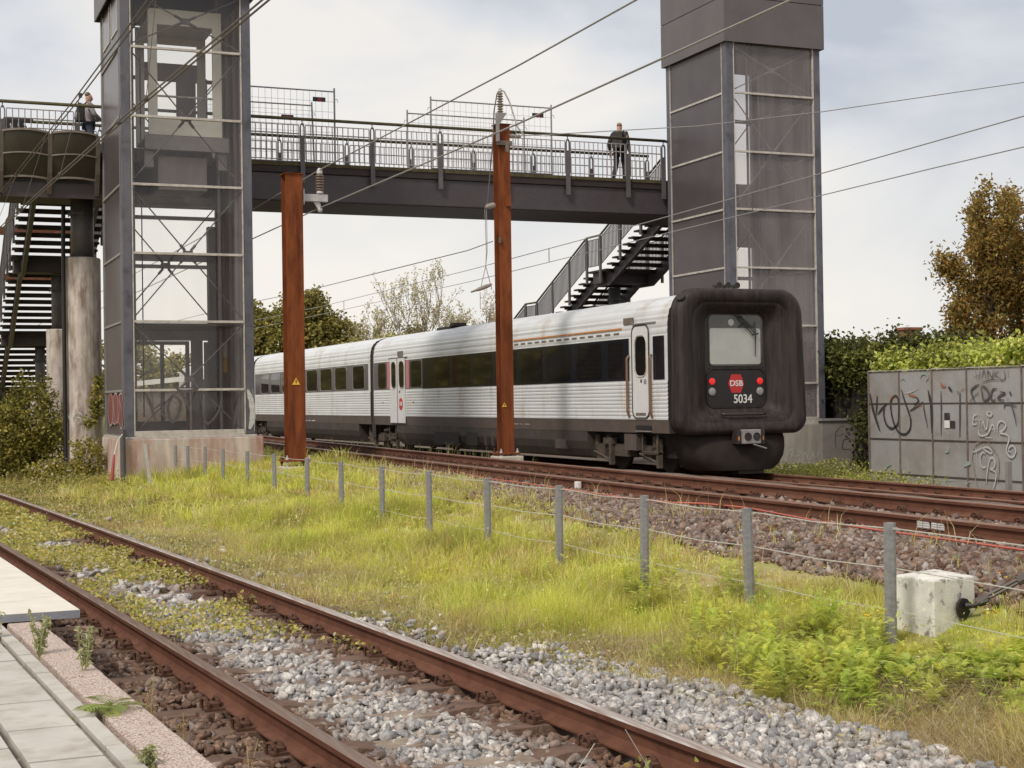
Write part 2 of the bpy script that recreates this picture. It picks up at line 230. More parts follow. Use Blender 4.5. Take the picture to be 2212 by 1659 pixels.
# ---------------------------------------------------------------- mesh helpers
ORG = {}
def org(o): return ORG.get(o.name, Vector((0, 0, 0))) if o else Vector((0, 0, 0))
def tag(o, label=None, cat=None, group=None, kind=None):
    if label: o['label'] = label
    if cat: o['category'] = cat
    if group: o['group'] = group
    if kind: o['kind'] = kind
    return o
def thing(name, label, cat, loc=(0, 0, 0), group=None):
    o = bpy.data.objects.new(name, None); COL.objects.link(o); o.location = loc; o.empty_display_size = .2
    ORG[o.name] = Vector(loc); return tag(o, label, cat, group)
def link(o, parent=None):
    COL.objects.link(o)
    if parent: o.parent = parent
    return o
class MB:
    def __init__(s): s.v = []; s.f = []; s.m = []; s.mi = 0
    def mat(s, i): s.mi = i; return s
    def add(s, vs, fs):
        n = len(s.v); s.v += [tuple(v) for v in vs]; s.f += [tuple(i+n for i in f) for f in fs]; s.m += [s.mi]*len(fs); return s
    def box(s, x0, x1, y0, y1, z0, z1):
        return s.add([(x0, y0, z0), (x1, y0, z0), (x1, y1, z0), (x0, y1, z0), (x0, y0, z1), (x1, y0, z1), (x1, y1, z1), (x0, y1, z1)],
                     [(0, 3, 2, 1), (4, 5, 6, 7), (0, 1, 5, 4), (1, 2, 6, 5), (2, 3, 7, 6), (3, 0, 4, 7)])
    def bar(s, p, q, w, h, up=(0, 0, 1)):
        p = Vector(p); q = Vector(q); d = (q-p).normalized(); u = Vector(up)
        if abs(d.dot(u)) > .97: u = Vector((1, 0, 0))
        a = d.cross(u).normalized()*w/2; b = a.cross(d).normalized()*h/2
        vs = [p-a-b, p+a-b, p+a+b, p-a+b, q-a-b, q+a-b, q+a+b, q-a+b]
        return s.add(vs, [(0, 1, 2, 3), (7, 6, 5, 4), (0, 4, 5, 1), (1, 5, 6, 2), (2, 6, 7, 3), (3, 7, 4, 0)])
    def tube(s, pts, r, n=6, cap=True):
        pts = [Vector(p) for p in pts]; k = len(pts); R = r if isinstance(r, (list, tuple)) else [r]*k
        d0 = (pts[1]-pts[0]).normalized(); u = Vector((0, 0, 1)) if abs(d0.z) < .9 else Vector((1, 0, 0)); vs = []
        for i, p in enumerate(pts):
            d = (pts[min(i+1, k-1)]-pts[max(i-1, 0)]).normalized(); a = d.cross(u)
            if a.length < 1e-5: a = d.cross(Vector((0, 1, 0)))
            a.normalize(); b = a.cross(d); u = b
            vs += [p+(a*cos(2*pi*j/n)+b*sin(2*pi*j/n))*R[i] for j in range(n)]
        fs = [(i*n+j, i*n+(j+1) % n, (i+1)*n+(j+1) % n, (i+1)*n+j) for i in range(k-1) for j in range(n)]
        if cap: fs += [tuple(range(n-1, -1, -1)), tuple(range((k-1)*n, k*n))]
        return s.add(vs, fs)
    def lathe(s, base, prof, n=12, axis=(0, 0, 1)):
        ax = Vector(axis).normalized(); base = Vector(base); u = Vector((1, 0, 0)) if abs(ax.x) < .9 else Vector((0, 1, 0)); a = ax.cross(u).normalized(); b = ax.cross(a)
        vs = [base+ax*z+(a*cos(2*pi*j/n)+b*sin(2*pi*j/n))*r for (r, z) in prof for j in range(n)]; k = len(prof)
        fs = [(i*n+j, i*n+(j+1) % n, (i+1)*n+(j+1) % n, (i+1)*n+j) for i in range(k-1) for j in range(n)]
        fs += [tuple(range(n-1, -1, -1)), tuple(range((k-1)*n, k*n))]
        return s.add(vs, fs)
    def poly(s, pts, off):
        """flat polygon extruded by vector off"""
        n = len(pts); o = Vector(off); vs = [Vector(p) for p in pts]+[Vector(p)+o for p in pts]
        return s.add(vs, [tuple(range(n-1, -1, -1)), tuple(range(n, 2*n))]+[(i, (i+1) % n, n+(i+1) % n, n+i) for i in range(n)])
    def build(s, name, mats, parent=None, smooth=False, bevel=0, seg=2):
        me = bpy.data.meshes.new(name); o0 = org(parent)
        me.from_pydata([(v[0]-o0.x, v[1]-o0.y, v[2]-o0.z) for v in s.v], [], s.f)
        mats = mats if isinstance(mats, (list, tuple)) else [mats]
        for m in mats: me.materials.append(M[m] if isinstance(m, str) else m)
        if len(mats) > 1: me.polygons.foreach_set('material_index', s.m)
        if smooth: me.polygons.foreach_set('use_smooth', [True]*len(me.polygons))
        me.update(); fixn(me)
        o = bpy.data.objects.new(name, me); link(o, parent); ORG[o.name] = o0
        if bevel:
            b = o.modifiers.new('bevel', 'BEVEL'); b.width = bevel; b.segments = seg; b.limit_method = 'ANGLE'
        return o
def fixn(me):
    bm = bmesh.new(); bm.from_mesh(me); bmesh.ops.recalc_face_normals(bm, faces=bm.faces); bm.to_mesh(me); bm.free()
def fmesh(name, V, F, mat, parent=None, cols=None, kind=None, smooth=False):
    """fast mesh from numpy arrays; F is (n,k); cols per vertex rgb"""
    V = np.asarray(V, np.float32); F = np.asarray(F, np.int32); o0 = org(parent)
    if parent: V = V-np.array(o0, np.float32)
    me = bpy.data.meshes.new(name); me.vertices.add(len(V)); me.vertices.foreach_set('co', V.ravel())
    me.loops.add(F.size); me.loops.foreach_set('vertex_index', F.ravel()); me.polygons.add(len(F)); me.polygons.foreach_set('loop_start', np.arange(len(F), dtype=np.int32)*F.shape[1])
    if smooth: me.polygons.foreach_set('use_smooth', np.ones(len(F), bool))
    me.materials.append(M[mat] if isinstance(mat, str) else mat); me.update(calc_edges=True)
    if cols is not None:
        a = me.color_attributes.new('Col', 'FLOAT_COLOR', 'POINT'); c = np.ones((len(V), 4), np.float32); c[:, :3] = cols; a.data.foreach_set('color', c.ravel())
    o = bpy.data.objects.new(name, me); link(o, parent); ORG[o.name] = o0
    if kind: o['kind'] = kind
    return o
def copy_at(src, loc, parent=None, name=None):
    o = src.copy(); COL.objects.link(o); o.location = loc
    if parent: o.parent = parent
    return o
def ribbon(mb, pts, w, nrm, jit=.0):
    """brush stroke: flat ribbon along pts (3-D), lying in the plane with normal nrm"""
    P = [Vector(p) for p in pts]; N = Vector(nrm)
    if len(P) > 2:   # smooth with Catmull-Rom
        Q = []
        for i in range(len(P)-1):
            a, b, c, d = P[max(i-1, 0)], P[i], P[i+1], P[min(i+2, len(P)-1)]
            for k in range(5):
                t = k/5; Q.append(.5*((2*b)+(c-a)*t+(2*a-5*b+4*c-d)*t*t+(3*b-a-3*c+d)*t**3))
        P = Q+[P[-1]]
    vs = []; n = len(P)
    for i, p in enumerate(P):
        d = (P[min(i+1, n-1)]-P[max(i-1, 0)]); s = d.cross(N)
        te = min(1, .35+.65*min(i, n-1-i)/max(1, min(4, (n-1)/2))); s = s.normalized()*w/2*te*(1+random.uniform(-jit, jit)) if s.length > 1e-6 else Vector((0, 0, w/2))
        vs += [p-s, p+s]
    mb.add(vs, [(2*i, 2*i+1, 2*i+3, 2*i+2) for i in range(n-1)])
def text_part(name, body, loc, size, mat, parent, rot, bold=.0, shear=0, depth=.003, sx=1.0):
    cu = bpy.data.curves.new(name, 'FONT'); cu.body = body; cu.size = size; cu.align_x = 'CENTER'; cu.align_y = 'CENTER'; cu.offset = bold; cu.shear = shear; cu.extrude = depth
    t = bpy.data.objects.new(name+'_tmp', cu); COL.objects.link(t)
    me = bpy.data.meshes.new_from_object(t.evaluated_get(bpy.context.evaluated_depsgraph_get())); bpy.data.objects.remove(t)
    me.name = name; me.materials.clear(); me.materials.append(M[mat])
    o = bpy.data.objects.new(name, me); link(o, parent); o0 = org(parent)
    o.location = Vector(loc)-o0; o.rotation_euler = rot; o.scale = (sx, 1, 1); return o

# ---------------------------------------------------------------- layout of the three tracks
def cN(y): return 3.1475-.0563*y-.0003*y*y           # centre of the near siding
def cM(y): return 9.2025+.018*y+.00043*y*y           # centre of the middle track
XT = 16.05                                           # centre of the train's track
def sst(t): t = np.clip(t, 0, 1); return t*t*(3-2*t)
def ground_z(X, Y):
    X = np.asarray(X, float); Y = np.asarray(Y, float); Yc = np.clip(Y, 0, 60)
    x0 = np.interp(Yc, [6, 33], [4.75, 2.7]); m = .018*Yc+.00043*Yc**2-.21
    f = sst((Yc-12)/14); xe = (7.85+m)*(1-f)+(7.15+m*.8)*f; z = -.24+.58*sst((X-x0)/(xe-x0))**(1.5-.5*f)
    z = z-.46*sst((X-12.2-m*.5)/1.4)-.2*sst((X-18.2)/1.2)
    z = z+.02*np.sin(X*3.1+Y*1.7)*np.sin(Y*2.3-X)
    far = sst((Y-49)/3)*sst((9-X)/4); z = z+far*1.6     # bank at the foot of the left stairs
    return z
# ---------------------------------------------------------------- ground
def axis(a): return np.concatenate(a)
gx = axis([np.array([-900, -400, -180, -80, -40, -20, -10, -5, -2]), np.arange(-1, 24.01, .3), np.array([27, 32, 40, 55, 80, 130, 220, 400, 900])])
gy = axis([np.array([-400, -150, -60, -20, -5, 0, 3]), np.arange(4, 56.01, .4), np.array([60, 68, 80, 100, 140, 200, 320, 600, 1400])])
GX, GY = np.meshgrid(gx, gy); GZ = ground_z(GX, GY)
V = np.stack([GX, GY, GZ], -1).reshape(-1, 3); nx = len(gx); ny = len(gy)
I = (np.arange(ny-1)[:, None]*nx+np.arange(nx-1)[None, :]).ravel()
ground = fmesh('ground', V, np.stack([I, I+1, I+nx+1, I+nx], -1), 'ground', kind='structure', smooth=True)

def strip(name, y0, y1, fa, fb, z, mat, dy=.5, nseg=8):
    ys = np.arange(y0, y1+.01, dy); t = np.linspace(0, 1, nseg+1); Vs = []
    for y in ys:
        a, b = fa(y), fb(y); x = a+(b-a)*t; Vs.append(np.stack([x, np.full_like(x, y), np.full_like(x, z)+np.where((t > 0) & (t < 1), 0, -.12)+RNG.normal(0, .004, len(x))], -1))
    V = np.concatenate(Vs); k = nseg+1; I = (np.arange(len(ys)-1)[:, None]*k+np.arange(nseg)[None, :]).ravel()
    return fmesh(name, V, np.stack([I, I+1, I+k+1, I+k], -1), mat, kind='structure', smooth=True)
bedN = strip('ballast_bed', 2, 50, lambda y: cN(y)-1.78, lambda y: cN(y)+2.35, -.235, 'ballast')
bedM = strip('ballast_bed', 2, 75, lambda y: cM(y)-1.62, lambda y: cM(y)+2.6, .345, 'ballast_b')
bedT = strip('ballast_bed', 2, 110, lambda y: XT-1.95, lambda y: XT+2.0, -.105, 'ballast_b')

# ---------------------------------------------------------------- rails, sleepers, clips
RP = [(-.07, -.159), (.07, -.159), (.07, -.148), (.018, -.128), (.009, -.112), (.009, -.052), (.034, -.040), (.036, -.012), (.028, -.002), (-.028, -.002), (-.036, -.012), (-.034, -.040), (-.009, -.052), (-.009, -.112), (-.018, -.128), (-.07, -.148)]
def rail(name, fx, y0, y1, ztop, parent, head='railhead', dy=1.0, wide=1.0):
    mb = MB(); ys = list(np.arange(y0, y1+.01, dy)); n = len(RP)
    for y in ys: mb.v += [(fx(y)+px, y, ztop+pz) for px, pz in RP]
    for i in range(len(ys)-1):
        for j in range(n):
            a = i*n+j; b = i*n+(j+1) % n; mb.f.append((a, b, b+n, a+n)); mb.m.append(1 if j in (7, 8, 9) or (j == 6 and wide > 1) or (j == 10 and wide > 1) else 0)
    return mb.build(name, ['rail', head], parent)
def sleeper_mesh(mat, mat2=None):
    mb = MB(); prof = [(-1.3, -.03), (-1.28, 0), (-.45, 0), (-.3, -.022), (.3, -.022), (.45, 0), (1.28, 0), (1.3, -.03)]
    n = len(prof); w = .13
    vs = [(x, -w+.025, z) for x, z in prof]+[(x, w-.025, z) for x, z in prof]+[(x, -w-.01, z-.14) for x, z in prof]+[(x, w+.01, z-.14) for x, z in prof]
    fs = [(i, i+1, n+i+1, n+i) for i in range(n-1)]+[(2*n+i, 2*n+i+1, i+1, i) for i in range(n-1)]+[(n+i, n+i+1, 3*n+i+1, 3*n+i) for i in range(n-1)]+[(0, n, 3*n, 2*n), (n-1, 2*n-1, 4*n-1, 3*n-1)]
    mb.add(vs, fs); mb.m = [1 if (i % (n-1) not in (3,) and i < 3*(n-1)) or i >= 3*(n-1) else 0 for i in range(len(fs))]
    o = mb.build('sleeper', [mat, mat2 or mat]); me = o.data; bpy.data.objects.remove(o); return me
def clip_mesh():
    mb = MB()
    for dx, r, dy in ((-.012, .034, -.03), (.058, .040, .022)):
        pts = [(dx+.03*sin(a*.5), dy+r*cos(a), .012+r*1.15*sin(a)) for a in np.linspace(-.25, pi+.3, 9)]
        mb.tube(pts, .0105, 5)
    mb.box(-.035, .08, -.07, .07, -.014, .006).box(.0, .05, -.045, .045, .004, .028)
    o = mb.build('rail_clip', 'clip', None, smooth=False); me = o.data; bpy.data.objects.remove(o); return me
SLEEPER_ME, SLEEPER_ME2, CLIP_ME = sleeper_mesh('sleeper', 'sleeper_rust'), sleeper_mesh('sleeper_rust'), clip_mesh()
def track(label, fx, y0, y1, z, step, heads, ys0, ys1, sl_me, clips=(-1, 1), rail_y1=None):
    t = thing('railway_track', label, 'railway track', (fx(y0), y0, z))
    for s, h in zip((-.7525, .7525), heads): rail('rail', lambda y, s=s: fx(y)+s, y0, y1, z, t, h)
    y = ys0; o0 = org(t)
    while y < ys1:
        a = -atan2(fx(y+.5)-fx(y-.5), 1.0)
        sl = link(bpy.data.objects.new('sleeper', sl_me), t); sl.location = Vector((fx(y), y, z-.163+random.uniform(-.004, .004)))-o0; sl.rotation_euler = (0, 0, a+random.uniform(-.01, .01))
        for s in (-.7525, .7525):
            for d in clips:
                c = link(bpy.data.objects.new('rail_clip', CLIP_ME), sl); c.location = (s+d*.088, random.uniform(-.012, .012), .012); c.rotation_euler = (0, 0, (pi if d > 0 else 0)+pi+random.uniform(-.12, .12)); c.scale = [random.uniform(.92, 1.12)]*3
        y += step
    return t
tN = track('rusty siding of two brown rails beside the platform edge', cN, 2, 46, 0.0, .63, ('railhead', 'railhead_sheen'), 3.9, 24.5, SLEEPER_ME)
tM = track('rusty through track on the raised ballast behind the wire fence', cM, 3, 72, .54, .63, ('railhead3', 'railhead3'), 7.0, 42, SLEEPER_ME2)
tT = track('track under the passenger train, in front of the steel wall', lambda y: XT, 6, 110, .06, .63, ('railhead3', 'railhead3'), 12, 34, SLEEPER_ME2, clips=(-1,))
# rail plates and the odd white clamp on the middle track
mb = MB(); mb2 = MB()
for y in (10.85, 11.06):
    x = cM(y)-.7525-.014; mb.box(x-.012, x, y-.085, y+.085, .43, .505)
    for k in range(4): mb2.box(x-.016, x-.0125, y-.083, y+.083, .436+.02*k, .440+.02*k)
    mb2.box(x-.0165, x-.0128, y-.003, y+.003, .432, .503)
p = mb.build('rail_plate', 'white', tM); mb2.build('plate_grid', 'wire_grey', p)
mb = MB(); y = 18.85; x = cM(y)-.83; mb.box(x-.03, x+.03, y-.06, y+.06, .40, .50); mb.build('clamp', 'white', tM, bevel=.01)

# ---------------------------------------------------------------- ballast stones
def ico():
    p = (1+sqrt(5))/2; v = [(-1, p, 0), (1, p, 0), (-1, -p, 0), (1, -p, 0), (0, -1, p), (0, 1, p), (0, -1, -p), (0, 1, -p), (p, 0, -1), (p, 0, 1), (-p, 0, -1), (-p, 0, 1)]
    f = [(0, 11, 5), (0, 5, 1), (0, 1, 7), (0, 7, 10), (0, 10, 11), (1, 5, 9), (5, 11, 4), (11, 10, 2), (10, 7, 6), (7, 1, 8), (3, 9, 4), (3, 4, 2), (3, 2, 6), (3, 6, 8), (3, 8, 9), (4, 9, 5), (2, 4, 11), (6, 2, 10), (8, 6, 7), (9, 8, 1)]
    return np.array(v)/np.linalg.norm(v[0]), np.array(f)
IV, IF = ico()
SV = []
for k in range(14):
    v = IV*(1+RNG.uniform(-.25, .3, (12, 1)))*RNG.uniform(.7, 1.3, (1, 3)); v += RNG.normal(0, .14, v.shape)
    for _ in range(6):     # chop a few planes so that it reads as crushed rock
        n = RNG.normal(0, 1, 3); n /= np.linalg.norm(n); d = v@n; lim = RNG.uniform(.28, .52); v -= np.clip(d-lim, 0, None)[:, None]*n
    SV.append(v*1.42)
SV = np.array(SV)
def rotmats(n):
    q = RNG.normal(0, 1, (n, 4)); q /= np.linalg.norm(q, axis=1)[:, None]; w, x, y, z = q.T
    return np.stack([1-2*(y*y+z*z), 2*(x*y-z*w), 2*(x*z+y*w), 2*(x*y+z*w), 1-2*(x*x+z*z), 2*(y*z-x*w), 2*(x*z-y*w), 2*(y*z+x*w), 1-2*(x*x+y*y)], -1).reshape(n, 3, 3)
def stones(bed, P, r, cols, single=300):
    """nearest 300 are objects of their own, the rest one part"""
    n = len(P); order = np.argsort(np.hypot(P[:, 0], P[:, 1])/r*.03); P = P[order]; r = r[order]; cols = cols[order]
    k = RNG.integers(0, 14, n); R = rotmats(n); sc = RNG.uniform(.75, 1.2, (n, 3)); sc[:, 2] *= .85
    V = np.einsum('nij,nvj->nvi', R, SV[k])*(r[:, None]*sc)[:, None, :]+P[:, None, :]
    mes = []
    for i in range(14):
        o = fmesh('stone', SV[i], IF, 'stone1'); mes.append(o.data); bpy.data.objects.remove(o)
    for i in range(single):
        o = link(bpy.data.objects.new('stone', mes[k[i]]), bed); m = Matrix(np.diag([*(r[i]*sc[i]), 1]).tolist()) @ Matrix(R[i].tolist()).to_4x4()
        m.translation = Vector(P[i]); o.matrix_local = m; o.color = (*cols[i], 1)
    V = V[single:].reshape(-1, 3); F = (IF[None]+12*np.arange(n-single)[:, None, None]).reshape(-1, 3)
    fmesh('stone', V, F, 'stone', bed, np.repeat(cols[single:], 12, 0), kind='stuff')
def stone_cols(n, grey):
    """grey 0..1: how clean the stone is (1) against brake-dust brown (0)"""
    base = RNG.choice(np.array([(.44, .41, .385), (.34, .325, .32), (.55, .51, .48), (.26, .245, .245), (.46, .39, .34), (.66, .62, .575)]), n, p=[.26, .25, .15, .13, .12, .09])
    br = RNG.choice(np.array([(.15, .074, .044), (.11, .058, .038), (.20, .115, .075), (.26, .165, .115)]), n)
    return (base*grey[:, None]+br*(1-grey[:, None]))*RNG.uniform(.82, 1.15, (n, 1))
sy = []; 
for y0, y1, dens, rad in ((4.6, 9, 1250, (.014, .036)), (9, 14, 720, (.018, .038)), (14, 26, 150, (.03, .05))):
    n = int((y1-y0)*4.05*dens); y = RNG.uniform(y0, y1, n); s = RNG.uniform(-1.72, 2.0, n); sy.append(np.stack([s, y, RNG.uniform(*rad, n)], -1))
sy = np.concatenate(sy); s, y, r = sy.T
slp = np.abs(((y-3.9+.315) % .63)-.315) < .12          # on a sleeper
keep = (np.minimum(np.abs(s-.7525), np.abs(s+.7525)) > .105) & ~(slp & (np.abs(s) > .42) & (s < .9) & (np.abs(s) < 1.33) & (RNG.random(len(s)) < .90)) & ~(slp & (np.abs(s) <= .42) & (RNG.random(len(s)) < .62))
rail_d = np.minimum(np.abs(s-.7525), np.abs(s+.7525))
keep &= ~((s > .95) & (RNG.random(len(s)) < np.clip(.15+(s-1.25)*.9, 0, .92)*np.clip((y-6.5)/3.5, 0, 1))); keep &= ~((s > .95) & (y > 10) & (np.sin(s*5+y*1.3)+np.sin(y*2.1-s*3) < .35)); keep &= ~((s > 1.05) & (y > 8.2) & (RNG.random(len(s)) < np.clip((y-8.2)/3+(s-1.3)*.5, 0, .93))); keep &= ~((np.abs(s) < .7) & (y > 11.5) & (np.sin(y*1.5+s*2)+np.sin(y*.8) > .1) & (RNG.random(len(s)) < .6))
grey = np.clip((rail_d-.24)/.26+RNG.normal(0, .2, len(s)), 0, 1); grey = np.where(s < -.6, np.clip(RNG.normal(.06, .1, len(s)), 0, .4), grey); grey = np.where(s > 1.0, np.clip(grey+.5, 0, 1), grey)
s, y, r, grey = s[keep], y[keep], r[keep], grey[keep]
P = np.stack([cN(y)+s, y, -.228+r*RNG.uniform(.0, .9, len(s))+.028*RNG.random(len(s))+.07*sst((s-.85)/.25)+.02*sst((-s-.85)/.2)+.012*np.sin(s*7+y*5)], -1)
stones(bedN, P, r, stone_cols(len(s), grey))
n = 21000; y = 7+RNG.random(n)**1.25*21; s = RNG.uniform(-2.45, -.84, n); 
n2 = 1600; y = np.concatenate([y, RNG.uniform(8, 16, n2)]); s = np.concatenate([s, RNG.uniform(-.62, .62, n2)])
r = RNG.uniform(.022, .046, len(s)); X = cM(y)+s
z = np.where(s < -1.55, ground_z(X, y)+.0, .345)
P = np.stack([X, y, z+r*RNG.uniform(.1, .8, len(s))], -1)
stones(bedM, P, r, stone_cols(len(s), np.clip(RNG.normal(.20, .18, len(s)), 0, .9)))

# ---------------------------------------------------------------- platform
PZ = .30
def pedge(y, s): return (cN(y)+s, y)
platform = strip('platform', 1, 9.9, lambda y: cN(y)-8, lambda y: cN(y)-1.9, PZ-.035, 'soil', nseg=4); platform['kind'] = 'structure'
mb = MB()
ys = np.arange(1, 34, .5); 
for a, b in zip(ys[:-1], ys[1:]):                       # core under platform and slabs
    A = [pedge(a, -8), pedge(a, -1.72), pedge(b, -1.72), pedge(b, -8)]
    mb.poly([(x, y, -.35) for x, y in A], (0, 0, PZ-.06+.35))
mb.build('platform_core', 'conc_grey', platform)
def flat(name, quad, z0, z1, mat, parent, bevel=.006):
    return MB().poly([(x, y, z0) for x, y in quad], (0, 0, z1-z0)).build(name, mat, parent, bevel=bevel)
def cell(s0, s1, y0, y1, g=.011): return [pedge(y0+g, s0+g), pedge(y0+g, s1-g), pedge(y1-g, s1-g), pedge(y1-g, s0+g)]
for col, (s0, s1, oy, pd) in enumerate(((-2.03, -1.935, .30, .61), (-2.345, -2.04, .14, .61), (-2.66, -2.355, .44, .61), (-2.975, -2.67, .1, .61), (-3.29, -2.985, .4, .61), (-3.6, -3.3, .2, .61))):
    y = 4.0+oy
    while y < 9.9:
        dz = random.uniform(-.003, .003); ye = min(y+pd, 9.93)
        flat('paving_slab', cell(s0, s1, y, ye), PZ-.03, PZ+dz, 'paver', platform, .004); y += pd
y = 3.3
while y < 9.9:
    flat('kerb_stone', cell(-1.905, -1.70, y, min(y+1.5, 9.94), .003), -.25, PZ-.01+random.uniform(-.004, .004), 'kerb', platform, .012); y += 1.5
for i in range(14):
    y0 = 9.97+i*1.25
    a = flat('edge_slab', cell(-3.2, -1.44, y0, y0+1.25, .006), PZ-.012, PZ+.045, 'slab', platform, .008)
    if i == 0: flat('slab_end_shade', [pedge(y0+.003, -3.15), pedge(y0+.003, -1.45), pedge(y0+.005, -1.45), pedge(y0+.005, -3.15)], PZ-.010, PZ+.040, 'slabend_shade', a, 0)  # thin sheet over the end face, coloured as its shade

# ---------------------------------------------------------------- lift towers
ZB = [.99, 1.99, 3.49, 4.98, 6.48, 7.97, 9.48, 10.90]
def tower(label, x0, x1, y0, y1, left):
    t = thing('lift_tower', label, 'lift tower', (x0, y0, 0)); cw = .21
    base_mat = 'conc' if left else 'conc_grey'
    MB().box(x0-.05, x1+(.16 if left else .12), y0-.12, y1+.1, -.6, .93).build('base', base_mat, t, bevel=.02)
    MB().box(x0-.03, x1+.03, y0-.03, y1+.03, .935, .985).build('base_flashing', 'alu', t)
    for px, py in ((x0, y0), (x1-cw, y0), (x0, y1-cw), (x1-cw, y1-cw)):
        MB().box(px, px+cw, py, py+cw, .99, 13.6).build('corner_post', 'column', t, bevel=.015)
    fx0, fx1 = x0+cw, x1-cw
    # front: beads, bars and panes
    for xx in (fx0+.012, fx1-.012): MB().box(xx-.012, xx+.012, y0-.012, y0+.05, 1.0, 10.9).build('glazing_bead', 'alu', t)
    for i, z in enumerate(ZB[:-1]):
        h = .055 if i else .075
        MB().box(fx0+.027, fx1-.027, y0-.03, y0+.045, z-.01 if i == 0 else z-h/2, z+h*1.5 if i == 0 else z+h/2).build('front_bar', 'alu', t, bevel=.006)
        g = MB().box(fx0+.03, fx1-.03, y0+.052, y0+.062, z+.04, ZB[i+1]-.04).build('front_pane', 'glass_front' if left else 'glass_right', t)
    # side faces: cladding sheets and thin joint bars
    for xa, sgn in ((x0, -1), (x1, 1)):
        for i, z in enumerate(ZB[:-1]):
            xs = (xa+.02, xa+.05) if sgn < 0 else (xa-.05, xa-.02)
            MB().box(xs[0], xs[1], y0+cw+.03, y1-cw-.03, z+.03, ZB[i+1]-.03).build('side_sheet', 'clad' if sgn < 0 else 'interior', t)
            bm_ = 'alu_grey' if left else 'alu'
            if sgn < 0: MB().box(xa-.012, xa+.06, y0+cw, y1-cw, z-.025, z+.025).build('side_bar', bm_, t)
            else: MB().box(xa-.06, xa+.01, y0+cw, y1-cw, z-.025, z+.025).build('side_bar', bm_, t)
        if sgn < 0:
            for yy in (y0+cw+.008, y1-cw-.022): MB().box(xa-.008, xa+.05, yy, yy+.02, 1.0, 10.9).build('glazing_bead', bm_, t)
        else:   # studs on the inside of the far side wall
            for yy in np.linspace(y0+.6, y1-.6, 4): MB().box(xa-.13, xa-.06, yy-.03, yy+.03, 1.0, 10.8).build('wall_stud', 'interior', t)
    # head cladding
    zt = 13.6; o = .12 if left else .085
    for za, zb_ in ((10.77, 11.92), (11.94, 13.6)):
        MB().box(x0-o, x1+o, y0-o, y0-o+.03, za, zb_).build('head_sheet', 'clad_head', t)
        MB().box(x0-o, x0-o+.03, y0-o+.033, y1+o-.033, za, zb_).build('head_sheet', 'clad_head', t)
        MB().box(x1+o-.03, x1+o, y0-o+.033, y1+o-.033, za, zb_).build('head_sheet', 'clad_head', t)
        MB().box(x0-o, x1+o, y1+o-.03, y1+o, za, zb_).build('head_sheet', 'clad_head', t)
    MB().box(x0-.1, x1+.1, y0-.1, y1+.1, 13.45, 13.55).build('roof', 'clad_head', t)
    # cross bracing
    def brace(ya, za, zc, xm0, xm1, mat):
        mb = MB(); xc = (xm0+xm1)/2; zm = (za+zc)/2
        for a, b in (((xm0, za), (xm1, zc)), ((xm0, zc), (xm1, za))):
            mb.tube([(a[0], ya, a[1]), (b[0], ya+.001, b[1])], .016, 6)
            d = Vector((b[0]-a[0], 0, b[1]-a[1])).normalized()
            for sg in (-1, 1):
                p = Vector((xc, ya, zm))+d*.10*sg; q = Vector((xc, ya, zm))+d*.26*sg; mb.tube([p, q], .034, 6)
        mb.box(xc-.11, xc+.11, ya-.012, ya+.012, zm-.07, zm+.07)
        mb.build('cross_brace', mat, t)
    for za, zc in ((1.05, 3.42), (3.56, 6.42), (6.55, 9.42), (9.56, 10.72)): brace(y0+.10, za, zc, fx0+.02, fx1-.02, 'steel_post' if left else 'alu_grey')
    for za, zc in ((3.56, 6.42), (6.55, 9.42)): brace(y1-.2, za, zc, fx0+.02, fx1-.02, 'steel_post')
    return t, fx0, fx1
LX0, LX1, LY0, LY1 = 4.62, 7.48, 32.8, 36.0
tl, lf0, lf1 = tower('lift tower beside the siding with pale lift car seen through its glass', LX0, LX1, LY0, LY1, True)
# left tower: back wall and the lift itself
yb = LY1-.06
for z0, z1 in ((3.56, 4.93), (5.03, 6.10), (6.52, 7.6), (7.6, 9.45), (9.5, 10.7)):
    MB().box(lf0+.02, lf1-.02, yb-.02, yb-.01, z0, z1).build('back_pane', 'glass_back', tl)
for z in (3.5, 4.98, 6.15, 6.48, 7.6, 9.48): MB().box(lf0, lf1, yb-.05, yb, z-.045, z+.045).build('back_bar', 'alu_grey', tl)
MB().box(6.64, 6.92, yb-.10, yb-.03, 1.0, 3.2).build('back_mullion', 'interior', tl)
MB().box(5.2, 7.2, yb-.09, yb-.055, 5.1, 5.28).build('cable_tray', 'alu_grey', tl)
MB().box(lf0, lf1, yb-.12, yb-.05, 3.2, 3.46).build('door_header', 'interior', tl)
MB().box(5.42, 6.64, yb-.14, yb-.125, 3.22, 3.30).build('header_rail', 'alu_grey', tl)
MB().box(lf0+.02, lf1-.02, LY0+.3, LY1-.25, 3.42, 3.47).build('header_ledge', 'steel_dark', tl)
